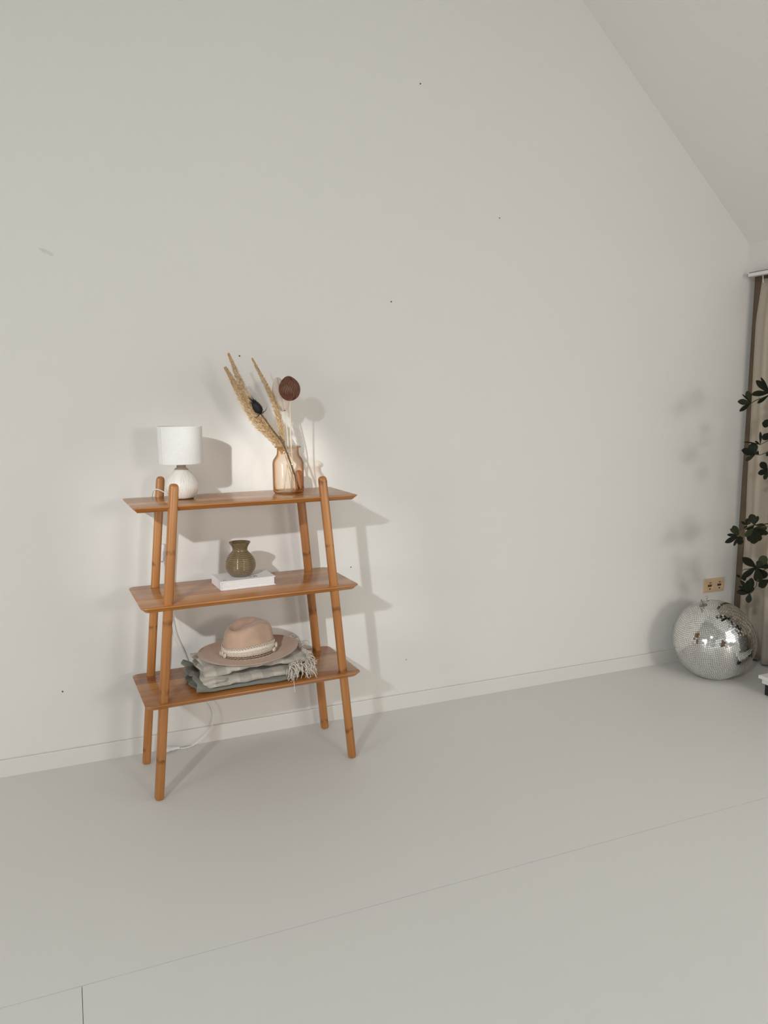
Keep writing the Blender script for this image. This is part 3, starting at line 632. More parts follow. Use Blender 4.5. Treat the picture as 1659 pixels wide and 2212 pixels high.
th = tag(empty('folded_throw', loc2w(0, 0, Z3), STH), 'beige checked throw with white fringe, folded on the bottom board', 'blanket')
bpath = [(0.135, 0.0215), (0.06, 0.021), (-0.05, 0.0205), (-0.12, 0.021), (-0.152, 0.0245), (-0.163, 0.0335), (-0.153, 0.043), (-0.12, 0.0455), (-0.03, 0.0455), (0.09, 0.0455), (0.132, 0.049), (0.14, 0.056), (0.13, 0.0625), (0.08, 0.0645), (-0.03, 0.0645), (-0.10, 0.0645), (-0.134, 0.0675), (-0.146, 0.0755), (-0.136, 0.0835), (-0.10, 0.0855), (0.0, 0.0855), (0.12, 0.083)]
def bpos(x, s, p, f):
    y, z = p.y, p.z; fr = min(1, max(0, (-0.04 - y)/0.09)); fr = fr*fr*(3-2*fr)
    up = min(1, max(0, (z - 0.050)/0.010))
    # the upper fold sags at both ends, the lower one is a slack loop at the left that flattens to the right
    yu = interp([(-0.22, 0.030), (-0.15, 0.004), (-0.05, -0.006), (0.05, 0.000), (0.14, 0.006), (0.23, 0.024)], x)
    zu = interp([(-0.22, -0.020), (-0.15, -0.004), (-0.06, 0.004), (0.08, 0.0), (0.23, -0.014)], x)
    yl = interp([(-0.22, 0.006), (-0.14, -0.010), (-0.06, -0.004), (0.04, 0.010), (0.14, 0.014), (0.23, 0.030)], x)
    kl = interp([(-0.22, 0.80), (-0.14, 1.22), (-0.05, 1.02), (0.08, 0.86), (0.23, 0.70)], x)
    zl = 0.019 + (z - 0.019)*kl
    y += fr*lerp(yl, yu, up); z = lerp(zl, z + zu*(0.5+0.5*fr), up)
    q = z*38
    y += fr*(0.020*nz3(x*8, q, 0.3) + 0.013*nz3(x*19, q*1.6, 9.0))
    z += (0.30 if z < 0.026 else 1.0)*(0.009*nz3(x*9, y*9, 7.0 + up*3) + 0.0055*nz3(x*23, y*22, z*26))
    # diagonal slack creases running down from the left end
    d = ((z - 0.040) - 0.16*(x + 0.14))/0.0075; y += 0.026*fr*math.exp(-d*d)*min(1, max(0, (0.06 - x)/0.1))
    d = ((z - 0.070) + 0.14*(x + 0.08))/0.006; y += 0.016*fr*math.exp(-d*d)
    left = min(1, max(0, (-0.12 - x)/0.09))
    x += 0.022*left*nz3(s*8, 2.2, 0.4) + 0.03*left*(1-fr)*0.4
    return Vector((x, y, min(max(z, 0.0192), 0.0872)))
th_o, tv, tnx, tnu = cloth_sheet('throw_cloth', bpath, lambda s, p: -0.208 + 0.020*nz3(s*7, 0, 8), lambda s, p: 0.225 + 0.012*nz3(s*9, 4, 5), 84, 150, bpos, 0.0064, M['plaid'], th)
# fringe along the right-hand end
fr_ = MB(); rnd = random.Random(11)
for k in range(0, tnu+1):
    e = tv[k*(tnx+1)+tnx]
    if e.y > 0.07 and rnd.random() < 0.5: continue
    for r_ in range(3):
        ln = rnd.uniform(0.030, 0.062); front = min(1, max(0, (0.05 - e.y)/0.15))
        p = Vector(e) + Vector((-0.008, rnd.uniform(-0.002, 0.002), 0.001)); path = [p]; dr = Vector((rnd.uniform(0.2, 0.9), rnd.uniform(-0.9, 0.15)*(0.4+front), rnd.uniform(0.15, 0.75)))
        for q in range(6):
            dr = dr.normalized()*ln/6; p = p + dr; dr = dr + Vector((rnd.uniform(-.45, .45), rnd.uniform(-.45, .45), rnd.uniform(-.5, .3)))*ln/5 + Vector((0, 0, -0.0028))
            lim = 0.0035 if (e.x < 0.4 and abs(p.y) < 0.183) else -0.02
            if p.z < lim: p = Vector((p.x, p.y, lim + rnd.uniform(0, 0.002))); dr.z = abs(dr.z)*0.1
            path.append(p)
        fr_.tube(path, [0.0014]*4 + [0.0012, 0.0010, 0.0007], 5)
# longer loose strands that spill forward from the front corner
for k in range(80):
    p = Vector((rnd.uniform(0.125, 0.225), -0.145 + rnd.uniform(-0.012, 0.02), rnd.uniform(0.030, 0.074))); ln = rnd.uniform(0.04, 0.075); path = [p]
    dr = Vector((rnd.uniform(-0.4, 0.6), -0.75, rnd.uniform(0.1, 0.7)))
    for q in range(7):
        dr = dr.normalized()*ln/7; p = p + dr; dr = dr + Vector((rnd.uniform(-.4, .4), rnd.uniform(-.35, .3), rnd.uniform(-.4, .25)))*ln/5 + Vector((0, 0.0006, -0.0040))
        if p.z < 0.0035: p = Vector((p.x, max(p.y, -0.180), 0.0035 + rnd.uniform(0, 0.002))); dr.z = 0; dr.y = abs(dr.y)*0.3
        path.append(p)
    fr_.tube(path, [0.0014]*5 + [0.0012, 0.0010, 0.0006], 5)
fr_.tube(catmull([(0.138, -0.160, 0.03), (0.137, -0.178, 0.02), (0.136, -0.190, 0.006), (0.1355, -0.1945, -0.016), (0.138, -0.1965, -0.034)], 4), 0.0012, 5)
o = fr_.build('fringe', M['yarn'], th); o['kind'] = 'stuff'

# ------------------------------------------------------------------ felt hat
M['felt'] = plain('tan_felt', (0.47, 0.325, 0.24), 0.92, spec=0.15, vary=0.07, scale=25, bump=0.25, bscale=500, sheen=0.35)
M['felt_edge'] = M['felt']
M['lace'] = plain('cream_lace', (0.74, 0.66, 0.56), 0.85, vary=0.2, scale=260, bump=0.6, bscale=420)
M['weave'] = plain('brown_braid', (0.17, 0.10, 0.055), 0.8, vary=0.5, scale=330, bump=0.7, bscale=450)
M['shell'] = plain('cowrie', (0.66, 0.57, 0.47), 0.3, vary=0.15, scale=90)
HZ = Z3 + 0.0962
hat = tag(empty('felt_hat', loc2w(0.004, -0.018, HZ), STH + 0.03), 'tan felt fedora with lace and shell band, resting on folded throw', 'hat')
hat.rotation_euler = (math.radians(2.5), math.radians(-1.0), STH + 0.03)
AX, AY = 0.108, 0.086; NA = 96
def ztop(x): return interp([(-0.105, 0.094), (-0.07, 0.108), (0.0, 0.128), (0.035, 0.130), (0.08, 0.120), (0.105, 0.104)], x)
def crown_pt(a, v, off=0.0):
    f = interp([(0, 1.0), (0.12, 0.985), (0.55, 0.945), (0.82, 0.885), (0.94, 0.80), (1.0, 0.70)], v)
    x, y = AX*f*math.cos(a), AY*f*math.sin(a)
    for ca in (-0.95, 0.95):
        g_ = math.exp(-((a - ca + PI) % (2*PI) - PI)**2/0.16) * math.exp(-((v-0.80)/0.33)**2)
        x *= 1 - 0.10*g_; y *= 1 - 0.20*g_
    n = Vector((math.cos(a)/AX, math.sin(a)/AY, 0)).normalized()
    zz = ztop(x)*interp([(0, 0), (0.5, 0.5), (0.82, 0.86), (0.94, 0.965), (1.0, 1.0)], v)
    return Vector((x, y, zz)) + n*off
vs = []; fs = []
def ring_add(fn):
    b0 = len(vs)
    for k in range(NA): vs.append(fn(2*PI*k/NA))
    return b0
def brim_pt(a, s, dz=0.0):
    bx, by = lerp(AX, 0.204, s), lerp(AY, 0.158, s)
    x, y = bx*math.cos(a), by*math.sin(a)
    z = 0.004*s + 0.016*max(0, s-0.62)**1.5*2.6 + 0.004*s*math.cos(2*a)
    return Vector((x, y, z + dz))
rings = []
for s, dz in ((0.0, -0.004), (0.3, -0.0036), (0.6, -0.0036), (0.85, -0.0036), (0.96, -0.0034), (0.99, -0.0026), (1.0, -0.0012), (0.992, 0.0002), (0.97, 0.0010), (0.93, 0.0004), (0.85, 0), (0.7, 0), (0.5, 0), (0.3, 0), (0.12, 0.0005), (0.03, 0.0025)):
    rings.append(ring_add(lambda a, s=s, dz=dz: brim_pt(a, s, dz)))
for v in (0.05, 0.12, 0.2, 0.3, 0.42, 0.54, 0.65, 0.75, 0.83, 0.89, 0.94, 0.975, 1.0):
    rings.append(ring_add(lambda a, v=v: crown_pt(a, v)))
for s in (0.93, 0.85, 0.76, 0.66, 0.55, 0.44, 0.33, 0.22, 0.11, 0.03):
    def tp(a, s=s):
        q = crown_pt(a, 1.0); x, y = q.x*s, q.y*s
        dent = 0.024*math.exp(-((y-0.004)/lerp(0.020, 0.034, min(1, max(0, (0.05-x)/0.12))))**2) * min(1, (1-s)*4.0) * interp([(-0.11, 0.7), (-0.05, 1), (0.0, 0.75), (0.05, 0.25), (0.085, 0.0)], x)
        return Vector((x, y, ztop(x) + 0.004*(1-s*s) - dent))
    rings.append(ring_add(tp))
for r0, r1 in zip(rings, rings[1:]):
    for k in range(NA): fs.append((r0+k, r0+(k+1) % NA, r1+(k+1) % NA, r1+k))
fs.append(tuple(rings[-1]+k for k in range(NA)))
mb = MB(); mb.add(vs, fs); hb_ = mb.build('felt_body', M['felt'], hat)
def band(name, v0, v1, off, mat):
    b_ = MB(); rows_ = [(v0, 0.0002), (v0, off), (lerp(v0, v1, .5), off*1.15), (v1, off), (v1, 0.0002)]; vs_ = []; fs_ = []
    for v, of in rows_:
        for k in range(NA): vs_.append(crown_pt(2*PI*k/NA, v, of))
    for i in range(len(rows_)-1):
        for k in range(NA): fs_.append((i*NA+k, i*NA+(k+1) % NA, (i+1)*NA+(k+1) % NA, (i+1)*NA+k))
    return b_.add(vs_, fs_).build(name, mat, hat)
br = band('braid_band', 0.045, 0.17, 0.0022, M['weave'])
lc = band('lace_band', 0.165, 0.33, 0.0020, M['lace'])
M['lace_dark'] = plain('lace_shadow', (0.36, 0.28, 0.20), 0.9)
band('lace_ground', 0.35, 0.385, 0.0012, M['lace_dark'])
def wavy(v0, amp, wl, off, rad, parent, name, ph=0.0):
    pts = []
    for k in range(385):
        a = 2*PI*k/384; pts.append(crown_pt(a, v0 + amp*math.sin(a*wl + ph), off))
    return MB().tube(pts, rad, 5, cap=False).build(name, M['lace'], parent)
wavy(0.365, 0.016, 58, 0.0030, 0.0013, lc, 'scallop_cord')
wavy(0.340, 0.014, 58, 0.0034, 0.0011, lc, 'scallop_cord', PI)
wavy(0.255, 0.020, 66, 0.0036, 0.0010, lc, 'scallop_cord')
wavy(0.255, 0.020, 66, 0.0036, 0.0010, lc, 'scallop_cord', PI)
wavy(0.172, 0.006, 60, 0.0032, 0.0010, lc, 'scallop_cord')
wavy(0.05, 0.010, 44, 0.0040, 0.0010, br, 'whip_stitch')
wavy(0.115, 0.012, 40, 0.0030, 0.0005, br, 'whip_stitch')
def cowrie(a, v, tw, s=1.0):
    o = MB(); nn = 16; pr_ = []
    vs_ = []; fs_ = []
    for j in range(13):
        th2 = PI*j/12
        for i in range(nn):
            b_ = 2*PI*i/nn; r = 0.0066*math.sin(th2)
            x, y, z = r*math.cos(b_), 0.72*r*math.sin(b_), 0.0098*math.cos(th2)
            slit = math.exp(-(x/0.0013)**2) if y < 0 else 0
            vs_.append(Vector((x, y + 0.0030*slit*math.sin(th2), z))*s)
    for j in range(12):
        for i in range(nn): fs_.append((j*nn+i, (j+1)*nn+i, (j+1)*nn+(i+1) % nn, j*nn+(i+1) % nn))
    s *= 1.0
    ob = o.add([v*1.22 for v in vs_], fs_).build('shell', M['shell'], hat)
    n = Vector((math.cos(a)/AX, math.sin(a)/AY, 0)).normalized(); ob.location = crown_pt(a, v, 0.0075)
    ob.rotation_euler = (Matrix.Rotation(math.atan2(n.y, n.x) + PI/2, 4, 'Z') @ Matrix.Rotation(tw, 4, 'Y')).to_euler()
for a, v, tw, s in ((-0.66, 0.165, 1.25, 1.05), (-0.36, 0.23, 0.7, 1.05), (-0.22, 0.17, 0.3, 0.9), (PI+0.16, 0.20, 0.1, 1.0), (PI+0.34, 0.17, 0.5, 1.0), (PI-0.1, 0.15, -0.3, 0.9)): cowrie(a, v, tw, s)

# ------------------------------------------------------------------ mirror ball
BR = 0.21; BC = Vector((3.12, -0.28, BR))
ball = tag(empty('mirror_ball', (BC.x, BC.y, 0)), 'large silver mirror ball resting on the floor under the socket', 'disco ball')
pole = Vector((-0.378, 0.035, 0.926)).normalized(); q = pole.to_track_quat('Z', 'Y'); qm = q.to_matrix()
def mirror_mat():
    m, nt, b = new_mat('mirror_tile'); b.inputs['Base Color'].default_value = (0.86, 0.86, 0.85, 1); b.inputs['Metallic'].default_value = 1.0; b.inputs['Roughness'].default_value = 0.045
    L = nt.links; at = node(nt, 'ShaderNodeAttribute', attribute_name='tone'); rp = ramp(nt, [(0, (0.80, 0.80, 0.79)), (1, (0.92, 0.92, 0.91))]); L.new(at.outputs['Fac'], rp.inputs['Fac']); L.new(rp.outputs[0], b.inputs['Base Color']); return m
M['mirror'] = mirror_mat(); M['grout'] = plain('ball_core', (0.15, 0.145, 0.135), 0.7)
core = MB()
for_core = [(0.0 if abs(math.sin(PI*k/32)) < 1e-6 else (BR-0.0024)*math.sin(PI*k/32), (BR-0.0024)*math.cos(PI*k/32)) for k in range(33)]
co = core.lathe(for_core, 64).build('core', M['grout'], ball); co.location = (0, 0, BR)
vs = []; fs = []; tone = []; rnd = random.Random(21); T = 0.0106; rows_n = 62
for j in range(rows_n):
    thv = PI*(j+0.5)/rows_n; circ = 2*PI*BR*math.sin(thv); n = max(3, int(circ/T)); ph = rnd.random()
    if thv < 0.10 or thv > PI-0.10: continue
    rowtilt = rnd.gauss(0, 0.006)
    for i in range(n):
        a = 2*PI*(i+ph)/n
        N = Vector((math.sin(thv)*math.cos(a), math.sin(thv)*math.sin(a), math.cos(thv))); E = Vector((-math.sin(a), math.cos(a), 0)); D = N.cross(E)
        t1, t2 = rnd.gauss(0, 0.013), rnd.gauss(0, 0.013) + rowtilt
        N2 = (N + E*t1 + D*t2).normalized(); E2 = (E - N2*E.dot(N2)).normalized(); D2 = N2.cross(E2)
        hx = circ/n/2 - 0.00062; hy = PI*BR/rows_n/2 - 0.00062; c_ = N*(BR-0.0012)
        b0 = len(vs); g = rnd.random()
        for h in (0.0012, -0.0012):
            for sx, sy in ((-1, -1), (1, -1), (1, 1), (-1, 1)): vs.append(qm @ (c_ + E2*hx*sx + D2*hy*sy + N2*h)); tone.append(g)
        fs += [(b0, b0+3, b0+2, b0+1) if False else (b0, b0+1, b0+2, b0+3), (b0, b0+4, b0+5, b0+1), (b0+1, b0+5, b0+6, b0+2), (b0+2, b0+6, b0+7, b0+3), (b0+3, b0+7, b0+4, b0)]
o = mesh_obj('mirror_tiles', vs, fs, M['mirror'], ball, smooth=False); o.location = (0, 0, BR); o['kind'] = 'stuff'
at = o.data.attributes.new('tone', 'FLOAT', 'POINT'); at.data.foreach_set('value', tone)
M['chrome'] = plain('chrome_ring', (0.32, 0.31, 0.28), 0.3, metal=1.0)
cp_ = MB().lathe([(0.0215, -0.002), (0.0215, 0.0008), (0.019, 0.002), (0.0, 0.0026)], 28).build('cap', M['chrome'], ball); cp_.location = Vector((0, 0, BR)) + pole*(BR-0.0015); cp_.rotation_euler = q.to_euler()
def hang_ring(dx, dy, r, yaw, stalk=0.010):
    ring = MB(); pts = [(0, r*math.cos(2*PI*k/24), r*math.sin(2*PI*k/24) + r + stalk) for k in range(25)]
    ring.tube(pts, 0.0016, 6, cap=False); ring.tube([(0, 0, -0.002), (0, 0, stalk*0.6), (0, 0, stalk)], 0.002, 8)
    o = ring.build('hanging_ring', M['chrome'], cp_); o.location = (dx, dy, 0.001); o.rotation_euler = (0, 0, yaw)
hang_ring(0.0, 0.0, 0.0105, 1.2, 0.012)
def surf_ring(v, r, yaw):
    d_ = Vector(v).normalized(); rg = MB(); rg.tube([(0, r*math.cos(2*PI*k/20), r*math.sin(2*PI*k/20) + r + 0.006) for k in range(21)], 0.0014, 6, cap=False)
    rg.tube([(0, 0, -0.004), (0, 0, 0.004), (0, 0, 0.007)], [0.003, 0.0025, 0.0015], 8)
    o = rg.build('hanging_ring', M['chrome'], ball); o.location = Vector((0, 0, BR)) + d_*BR; o.rotation_euler = (d_.to_track_quat('Z', 'Y').to_matrix() @ Matrix.Rotation(yaw, 3, 'Z')).to_euler()
surf_ring(pole + Vector((-0.17, -0.10, -0.02)), 0.008, 0.3)
surf_ring((0.02, 0.30, 0.95), 0.007, 1.3)

# ------------------------------------------------------------------ double wall socket
M['ivory'] = plain('aged_ivory_plastic', (0.66, 0.49, 0.32), 0.4, vary=0.03, scale=10)
M['well'] = plain('well_shade_brown', (0.10, 0.06, 0.03), 0.5)  # shade of the recessed well, given as a dark brown
M['hole'] = plain('socket_hole', (0.035, 0.028, 0.02), 0.6)
sk = tag(empty('wall_socket', (3.3885, 0, 0.4175)), 'double ivory wall socket above the mirror ball', 'socket')
MB().box((-0.0755, -0.0085, -0.0405), (0.0755, 0.0, 0.0405), 0.003).build('plate', M['ivory'], sk, smooth=False)
for x in (-0.0355, 0.0355):
    # square insert with a round recessed well
    n = 32; vs = []; fs = []; h = 0.0275
    sq = []
    for k in range(n):
        a = 2*PI*k/n; m_ = max(abs(math.cos(a)), abs(math.sin(a))); sq.append((h*math.cos(a)/m_, h*math.sin(a)/m_))
    for r_, y in ((None, -0.0080), (None, -0.0150), (0.0222, -0.0155), (0.0212, -0.0148), (0.0205, -0.0092), (0.0, -0.0092)):
        for k in range(n):
            a = 2*PI*k/n
            if r_ is None: vs.append((sq[k][0], y, sq[k][1]))
            else: vs.append((r_*math.cos(a), y, r_*math.sin(a)))
    for i in range(5):
        for k in range(n): fs.append((i*n+k, (i+1)*n+k, (i+1)*n+(k+1) % n, i*n+(k+1) % n))
    ins = MB().add(vs, fs).build('insert', M['ivory'], sk, smooth=False); ins.location = (x, 0, 0)
    for hx in (-0.0095, 0.0095):
        hl = MB().lathe([(0.0034, 0.0), (0.0034, 0.0012), (0.0, 0.0012)], 12).build('pin_hole', M['hole'], ins); hl.rotation_euler = (PI/2, 0, 0); hl.location = (hx, -0.0112, 0.0)
    for sz in (-1, 1): MB().box((-0.0035, -0.0150, sz*0.0180-0.0026), (0.0035, -0.009, sz*0.0180+0.0026), 0.0006).build('earth_clip', M['hole'], ins, smooth=False)
    MB().box((-0.014, -0.0112, -0.0065), (0.014, -0.0088, 0.0065), 0.001).build('well_shade_block', M['well'], ins, smooth=False)  # dark block put in for the shade at the bottom of the well

# ------------------------------------------------------------------ curtain and its rail
M['rail'] = plain('rail_white', (0.80, 0.79, 0.77), 0.35, vary=0.01)
rl = tag(empty('curtain_rail', (3.48, -0.042, 2.136)), 'slim white curtain rail under the boxed lintel', 'curtain rail')
MB().box((-0.020, -3.9, -0.009), (0.017, 0, 0.009), 0.0015).build('track', M['rail'], rl, smooth=False)
MB().box((-0.016, -3.9, 0.009), (0.017, -0.002, 0.0125)).build('shadow_gap', M['gap'], rl, smooth=False)
M['curtain'] = fabric('beige_curtain', (0.52, 0.455, 0.37), 500, 0.5, 0.1)
ct = tag(empty('curtain', (3.50, -0.1, 0.01)), 'beige floor-length curtain gathered into the right corner', 'curtain')
vs = []; fs = []; nz_, ny = 44, 90; z0, z1 = 0.012, 2.112
for i in range(nz_+1):
    z = lerp(z0, z1, i/nz_); topp = max(0, (z-1.9)/0.21)
    for k in range(ny+1):
        v = k/ny; y = -0.064 - 0.83*v - 0.030*topp*(1-v)**3 - (0.022*math.sin((z1-z)*0.9) if k < 3 else 0.022*math.sin((z1-z)*0.9)*math.exp(-v*9))*0.4
        amp = lerp(0.026, 0.018, topp); x = 3.514 + 0.022*(1-z/z1) + amp*math.sin(v*46 + 0.7*math.sin(z*1.3)) * (1-math.exp(-v*14)) + 0.006*nz3(v*6, z*2, 0)
        vs.append((x-3.50, y+0.1, z-0.01))
for i in range(nz_):
    for k in range(ny): a = i*(ny+1)+k; fs.append((a, a+1, a+ny+2, a+ny+1))
o = mesh_obj('curtain_cloth', vs, fs, M['curtain'], ct); md = o.modifiers.new('t', 'SOLIDIFY'); md.thickness = 0.002; md.offset = 0
edge = [Vector(vs[i*(ny+1)]) for i in range(nz_+1)]
MB().tube(edge, 0.0032, 6).build('side_hem', M['curtain'], ct)
for k in range(10):
    i0 = k*ny//9 if k else 1; p = Vector(vs[nz_*(ny+1) + min(i0, ny)])
    MB().tube(catmull([p + Vector((-0.004, 0, -0.022)), p + Vector((-0.009, 0, -0.010)), p + Vector((-0.010, 0.001, 0.004)), p + Vector((-0.014, 0, 0.018)), p + Vector((-0.020, 0, 0.026))], 5), 0.0028, 6).build('hook', M['rail'], ct)

# ------------------------------------------------------------------ plant stand, pot and shrub at the right edge
M['white'] = plain('white_lacquer', (0.82, 0.81, 0.79), 0.4, vary=0.01)
M['rubber'] = plain('black_rubber', (0.012, 0.012, 0.012), 0.6)
st = tag(empty('plant_stand', (3.345, -0.775, 0)), 'low white layered stand on black feet at the right edge', 'plant stand')
MB().box((-0.195, -0.225, 0.084), (0.195, 0.225, 0.101), 0.002).build('top_slab', M['white'], st, smooth=False)
MB().box((-0.183, -0.213, 0.060), (0.183, 0.213, 0.084), 0.002).build('lower_slab', M['white'], st, smooth=False)
for sx in (-1, 1):
    for sy in (-1, 1): MB().box((sx*0.145-0.026, sy*0.178-0.026, 0.0), (sx*0.145+0.026, sy*0.178+0.026, 0.060), 0.005).build('foot', M['rubber'], st, smooth=False)
M['terracotta'] = plain('grey_pot', (0.30, 0.28, 0.26), 0.7)
M['soil'] = plain('soil', (0.03, 0.022, 0.015), 0.95, vary=0.4, scale=80)
M['bark'] = plain('bark', (0.10, 0.075, 0.045), 0.85, vary=0.3, scale=80)
M['twig'] = plain('green_twig', (0.085, 0.07, 0.03), 0.7, vary=0.2)
def leaf_mat():
    m, nt, b = new_mat('dark_leaf'); L = nt.links; info = node(nt, 'ShaderNodeObjectInfo')
    rp = ramp(nt, [(0.0, (0.006, 0.008, 0.004)), (0.8, (0.011, 0.014, 0.006)), (1.0, (0.03, 0.036, 0.012))]); L.new(info.outputs['Random'], rp.inputs['Fac']); L.new(rp.outputs[0], b.inputs['Base Color'])
    b.inputs['Roughness'].default_value = 0.6; b.inputs['Specular IOR Level'].default_value = 0.2; return m
M['leaf'] = leaf_mat()
PB = Vector((3.37, -0.80, 0.101))
shrub = tag(empty('potted_shrub', PB), 'dark rubbery leaved shrub reaching in from the right edge', 'plant')
MB().lathe([(0.0, 0.0), (0.105, 0.0), (0.112, 0.004), (0.140, 0.24), (0.146, 0.245), (0.146, 0.262), (0.138, 0.264), (0.134, 0.235), (0.0, 0.232)], 40).build('pot', M['terracotta'], shrub)
MB().lathe([(0.133, 0.228), (0.1, 0.236), (0.05, 0.240), (0.0, 0.241)], 30).build('soil', M['soil'], shrub)
stems = []
for top, mid in (((3.36, -0.62, 1.72), (3.33, -0.70, 0.95)), ((3.40, -0.58, 1.05), (3.41, -0.70, 0.70)), ((3.45, -0.90, 1.85), (3.42, -0.88, 1.0)), ((3.26, -0.98, 1.45), (3.31, -0.92, 0.85))):
    pts = catmull([PB + Vector((0, 0, 0.22)), lerp(PB + Vector((0, 0, 0.25)), Vector(mid), 0.5), Vector(mid), Vector(top)], 8); stems.append(pts)
    MB().tube([p - PB for p in pts], [lerp(0.010, 0.0035, i/(len(pts)-1)) for i in range(len(pts))], 8).build('stem', M['bark'], shrub)
def leaf_mesh():
    nl, nw = 12, 4; vs = []; fs = []
    for i in range(nl+1):
        t = i/nl; wv = 0.5*(math.sin(PI*min(1, t**1.6))**0.62 if 0 < t < 1 else 0.0) + (0.03 if t < 0.2 else 0)
        for k in range(nw+1):
            s = -1 + 2*k/nw; vs.append((wv*s, t, 0.10*abs(s)*wv - 0.10*t*t + 0.03*t))
    for i in range(nl):
        for k in range(nw): a = i*(nw+1)+k; fs.append((a, a+1, a+nw+2, a+nw+1))
    me = bpy.data.meshes.new('leaf'); me.from_pydata(vs, [], fs); me.update(); me.polygons.foreach_set('use_smooth', [True]*len(me.polygons)); me.materials.append(M['leaf']); return me
LEAF = leaf_mesh(); rnd = random.Random(9)
def put_leaf(b_, e, wdt, face, jit=0.35):
    b_, e = Vector(b_), Vector(e); d_ = e-b_; ln = d_.length; Y = d_.normalized()
    Zv = Vector(face) + Vector((rnd.uniform(-jit, jit), rnd.uniform(-jit, jit), rnd.uniform(-jit, jit))); Zv = (Zv - Y*Zv.dot(Y)).normalized(); X = Y.cross(Zv)
    o = bpy.data.objects.new('leaf', LEAF); COL.objects.link(o); o.parent = shrub
    R3 = Matrix((X, Y, Zv)).transposed().to_4x4()
    o.matrix_local = Matrix.Translation(b_ - PB) @ R3 @ Matrix.Diagonal((wdt, ln, ln*0.8, 1))
LEAVES= [(3.077, -0.46, 1.456, 3.036, -0.471, 1.513, 0.025), (3.077, -0.46, 1.456, 2.979, -0.476, 1.464, 0.026), (3.077, -0.46, 1.456, 3.005, -0.464, 1.418, 0.018), (3.077, -0.46, 1.456, 3.005, -0.474, 1.498, 0.007), (3.185, -0.47, 1.506, 3.054, -0.487, 1.498, 0.028), (3.185, -0.47, 1.506, 3.089, -0.474, 1.562, 0.026), (3.185, -0.47, 1.506, 3.139, -0.453, 1.58, 0.012), (3.185, -0.47, 1.506, 3.138, -0.458, 1.537, 0.021), (3.18, -0.47, 1.493, 3.122, -0.459, 1.455, 0.017), (3.247, -0.44, 1.352, 3.175, -0.451, 1.357, 0.037), (3.247, -0.44, 1.309, 3.196, -0.439, 1.277, 0.03), (3.169, -0.45, 1.251, 3.05, -0.459, 1.27, 0.007), (3.169, -0.45, 1.251, 3.151, -0.463, 1.316, 0.013), (3.169, -0.45, 1.251, 3.116, -0.466, 1.271, 0.009), (3.14, -0.45, 1.204, 3.041, -0.461, 1.229, 0.033), (3.14, -0.45, 1.204, 3.131, -0.433, 1.259, 0.04), (3.14, -0.45, 1.204, 3.092, -0.437, 1.175, 0.018), (3.14, -0.45, 1.204, 3.18, -0.438, 1.214, 0.019), (3.232, -0.45, 1.121, 3.195, -0.438, 1.163, 0.03), (3.232, -0.45, 1.121, 3.157, -0.462, 1.111, 0.026), (3.232, -0.45, 1.121, 3.204, -0.458, 1.078, 0.019), (3.238, -0.45, 1.2, 3.217, -0.445, 1.204, 0.019), (3.042, -0.47, 0.808, 2.995, -0.461, 0.844, 0.016), (3.042, -0.47, 0.808, 3.018, -0.456, 0.857, 0.027), (3.042, -0.47, 0.808, 2.984, -0.455, 0.814, 0.015), (3.042, -0.47, 0.808, 2.942, -0.487, 0.784, 0.023), (3.042, -0.47, 0.808, 3.019, -0.466, 0.756, 0.012), (3.042, -0.47, 0.808, 3.069, -0.463, 0.757, 0.028), (3.042, -0.47, 0.808, 3.062, -0.47, 0.78, 0.023), (3.093, -0.47, 0.857, 3.042, -0.483, 0.879, 0.012), (3.093, -0.47, 0.857, 3.096, -0.471, 0.891, 0.021), (3.093, -0.47, 0.857, 3.096, -0.486, 0.88, 0.016), (3.093, -0.47, 0.857, 3.101, -0.453, 0.83, 0.016), (3.133, -0.48, 0.856, 3.122, -0.465, 0.91, 0.036), (3.133, -0.48, 0.856, 3.157, -0.478, 0.901, 0.016), (3.133, -0.48, 0.856, 3.193, -0.488, 0.858, 0.01), (3.133, -0.48, 0.856, 3.107, -0.464, 0.823, 0.023), (3.118, -0.49, 0.843, 3.069, -0.487, 0.804, 0.026), (3.118, -0.49, 0.843, 3.109, -0.475, 0.773, 0.031), (3.118, -0.49, 0.843, 3.145, -0.476, 0.756, 0.039), (3.118, -0.49, 0.843, 3.163, -0.49, 0.771, 0.036), (3.118, -0.49, 0.843, 3.195, -0.493, 0.806, 0.028), (3.118, -0.49, 0.843, 3.219, -0.486, 0.84, 0.028), (3.118, -0.49, 0.843, 3.221, -0.493, 0.804, 0.023), (3.154, -0.49, 0.641, 3.044, -0.504, 0.701, 0.034), (3.154, -0.49, 0.641, 3.211, -0.498, 0.696, 0.039), (3.154, -0.49, 0.641, 3.197, -0.477, 0.555, 0.039), (3.154, -0.49, 0.641, 3.042, -0.508, 0.603, 0.026), (3.154, -0.49, 0.641, 3.219, -0.508, 0.652, 0.031), (3.154, -0.49, 0.641, 3.237, -0.485, 0.575, 0.039), (3.154, -0.49, 0.641, 3.173, -0.499, 0.673, 0.029), (3.076, -0.47, 0.59, 3.049, -0.469, 0.609, 0.014), (3.076, -0.47, 0.59, 3.116, -0.471, 0.584, 0.024), (3.282, -0.46, 0.559, 3.209, -0.466, 0.533, 0.038), (3.145, -0.47, 0.506, 3.078, -0.45, 0.514, 0.026), (3.145, -0.47, 0.506, 3.058, -0.482, 0.552, 0.02), (3.145, -0.47, 0.506, 3.074, -0.473, 0.578, 0.019), (3.145, -0.47, 0.506, 3.136, -0.482, 0.587, 0.029), (3.145, -0.47, 0.506, 3.128, -0.465, 0.571, 0.024), (3.145, -0.47, 0.506, 3.126, -0.479, 0.459, 0.026), (3.145, -0.47, 0.506, 3.159, -0.476, 0.538, 0.019)]
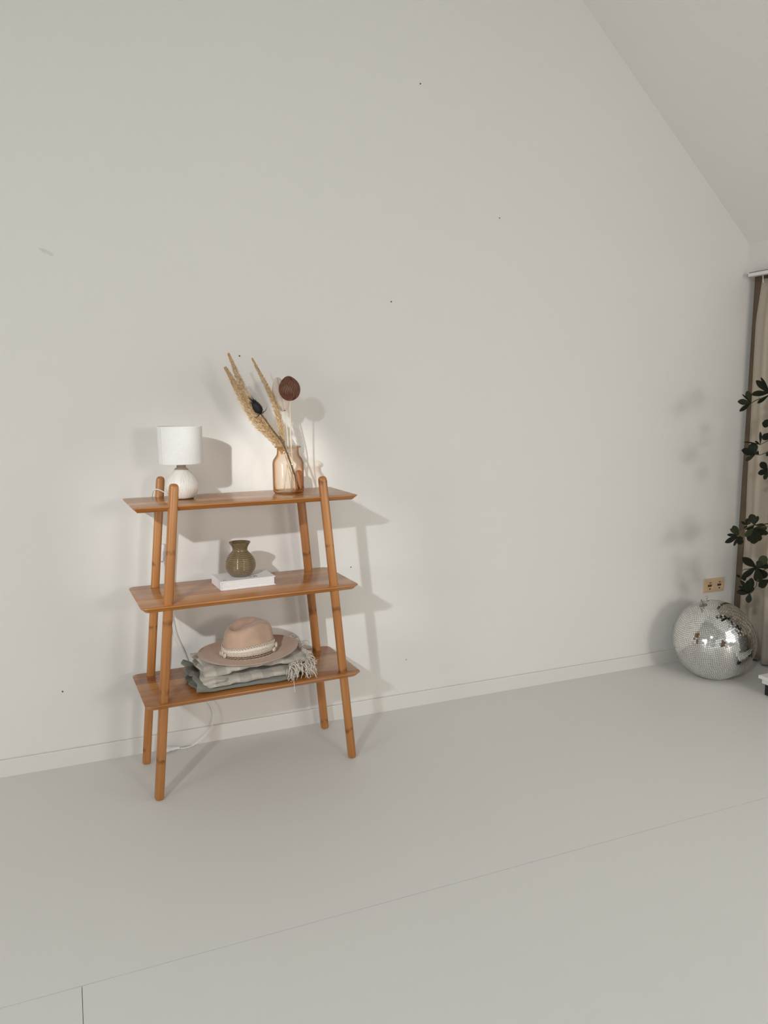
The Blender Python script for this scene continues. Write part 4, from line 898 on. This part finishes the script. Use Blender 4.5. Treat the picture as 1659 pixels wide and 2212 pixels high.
TWIGS= [(0.0022, [(3.077, -0.46, 1.454), (3.113, -0.46, 1.47), (3.187, -0.46, 1.491), (3.226, -0.46, 1.513)]), (0.0018, [(3.169, -0.45, 1.251), (3.194, -0.45, 1.261), (3.22, -0.45, 1.271), (3.259, -0.45, 1.29)]), (0.0018, [(3.14, -0.45, 1.204), (3.178, -0.45, 1.202), (3.225, -0.45, 1.216), (3.264, -0.45, 1.234)]), (0.002, [(3.232, -0.45, 1.121), (3.258, -0.45, 1.127), (3.281, -0.45, 1.149)]), (0.0024, [(3.023, -0.475, 0.808), (3.043, -0.475, 0.811), (3.062, -0.475, 0.834), (3.102, -0.475, 0.849), (3.139, -0.475, 0.855), (3.18, -0.475, 0.849), (3.208, -0.475, 0.854), (3.244, -0.475, 0.854)]), (0.0018, [(3.024, -0.48, 0.806), (3.058, -0.48, 0.814), (3.13, -0.48, 0.835), (3.168, -0.48, 0.843)]), (0.0016, [(3.065, -0.48, 0.593), (3.062, -0.48, 0.612), (3.071, -0.48, 0.63), (3.091, -0.48, 0.635), (3.116, -0.48, 0.634), (3.147, -0.48, 0.638), (3.172, -0.48, 0.637), (3.257, -0.48, 0.654)]), (0.0016, [(3.133, -0.475, 0.505), (3.151, -0.475, 0.507), (3.166, -0.475, 0.529), (3.18, -0.475, 0.541), (3.183, -0.475, 0.559), (3.197, -0.475, 0.591), (3.258, -0.475, 0.626)])]
FACE = Vector((-0.70, -0.68, 0.22))
for x0, y0_, z0_, x1, y1_, z1_, wd in LEAVES: put_leaf((x0, y0_, z0_), (x1, y1_, z1_), wd*1.12, FACE)
for r_, pts in TWIGS:
    last = Vector(pts[-1]); best = min((p for s_ in stems[:2] for p in s_), key=lambda p: (p - last - Vector((0.05, 0, -0.08))).length)
    path = catmull([Vector(p) for p in pts] + [lerp(last, best, 0.5) + Vector((0, 0, 0.02)), best], 5)
    n = len(path); MB().tube([p - PB for p in path], [lerp(r_, r_+0.0016, i/(n-1)) for i in range(n)], 6).build('twig', M['twig'], shrub)
for s_ in stems:
    for k in range(34):
        p = s_[rnd.randrange(10, len(s_))]
        a = rnd.uniform(0, 2*PI); d_ = Vector((math.cos(a), math.sin(a), rnd.uniform(-0.3, 0.8))).normalized()*rnd.uniform(0.06, 0.10)
        b_ = p + Vector((rnd.uniform(-.02, .06), rnd.uniform(-.06, .0), rnd.uniform(-.04, .04)))
        e = b_ + d_
        if min(b_.x, e.x) < 3.27 or max(b_.y, e.y) > -0.60 or max(b_.x, e.x) > 3.50: continue
        put_leaf(b_, e, rnd.uniform(0.03, 0.042), (rnd.uniform(-1, 1), rnd.uniform(-1, 1), 1.0))
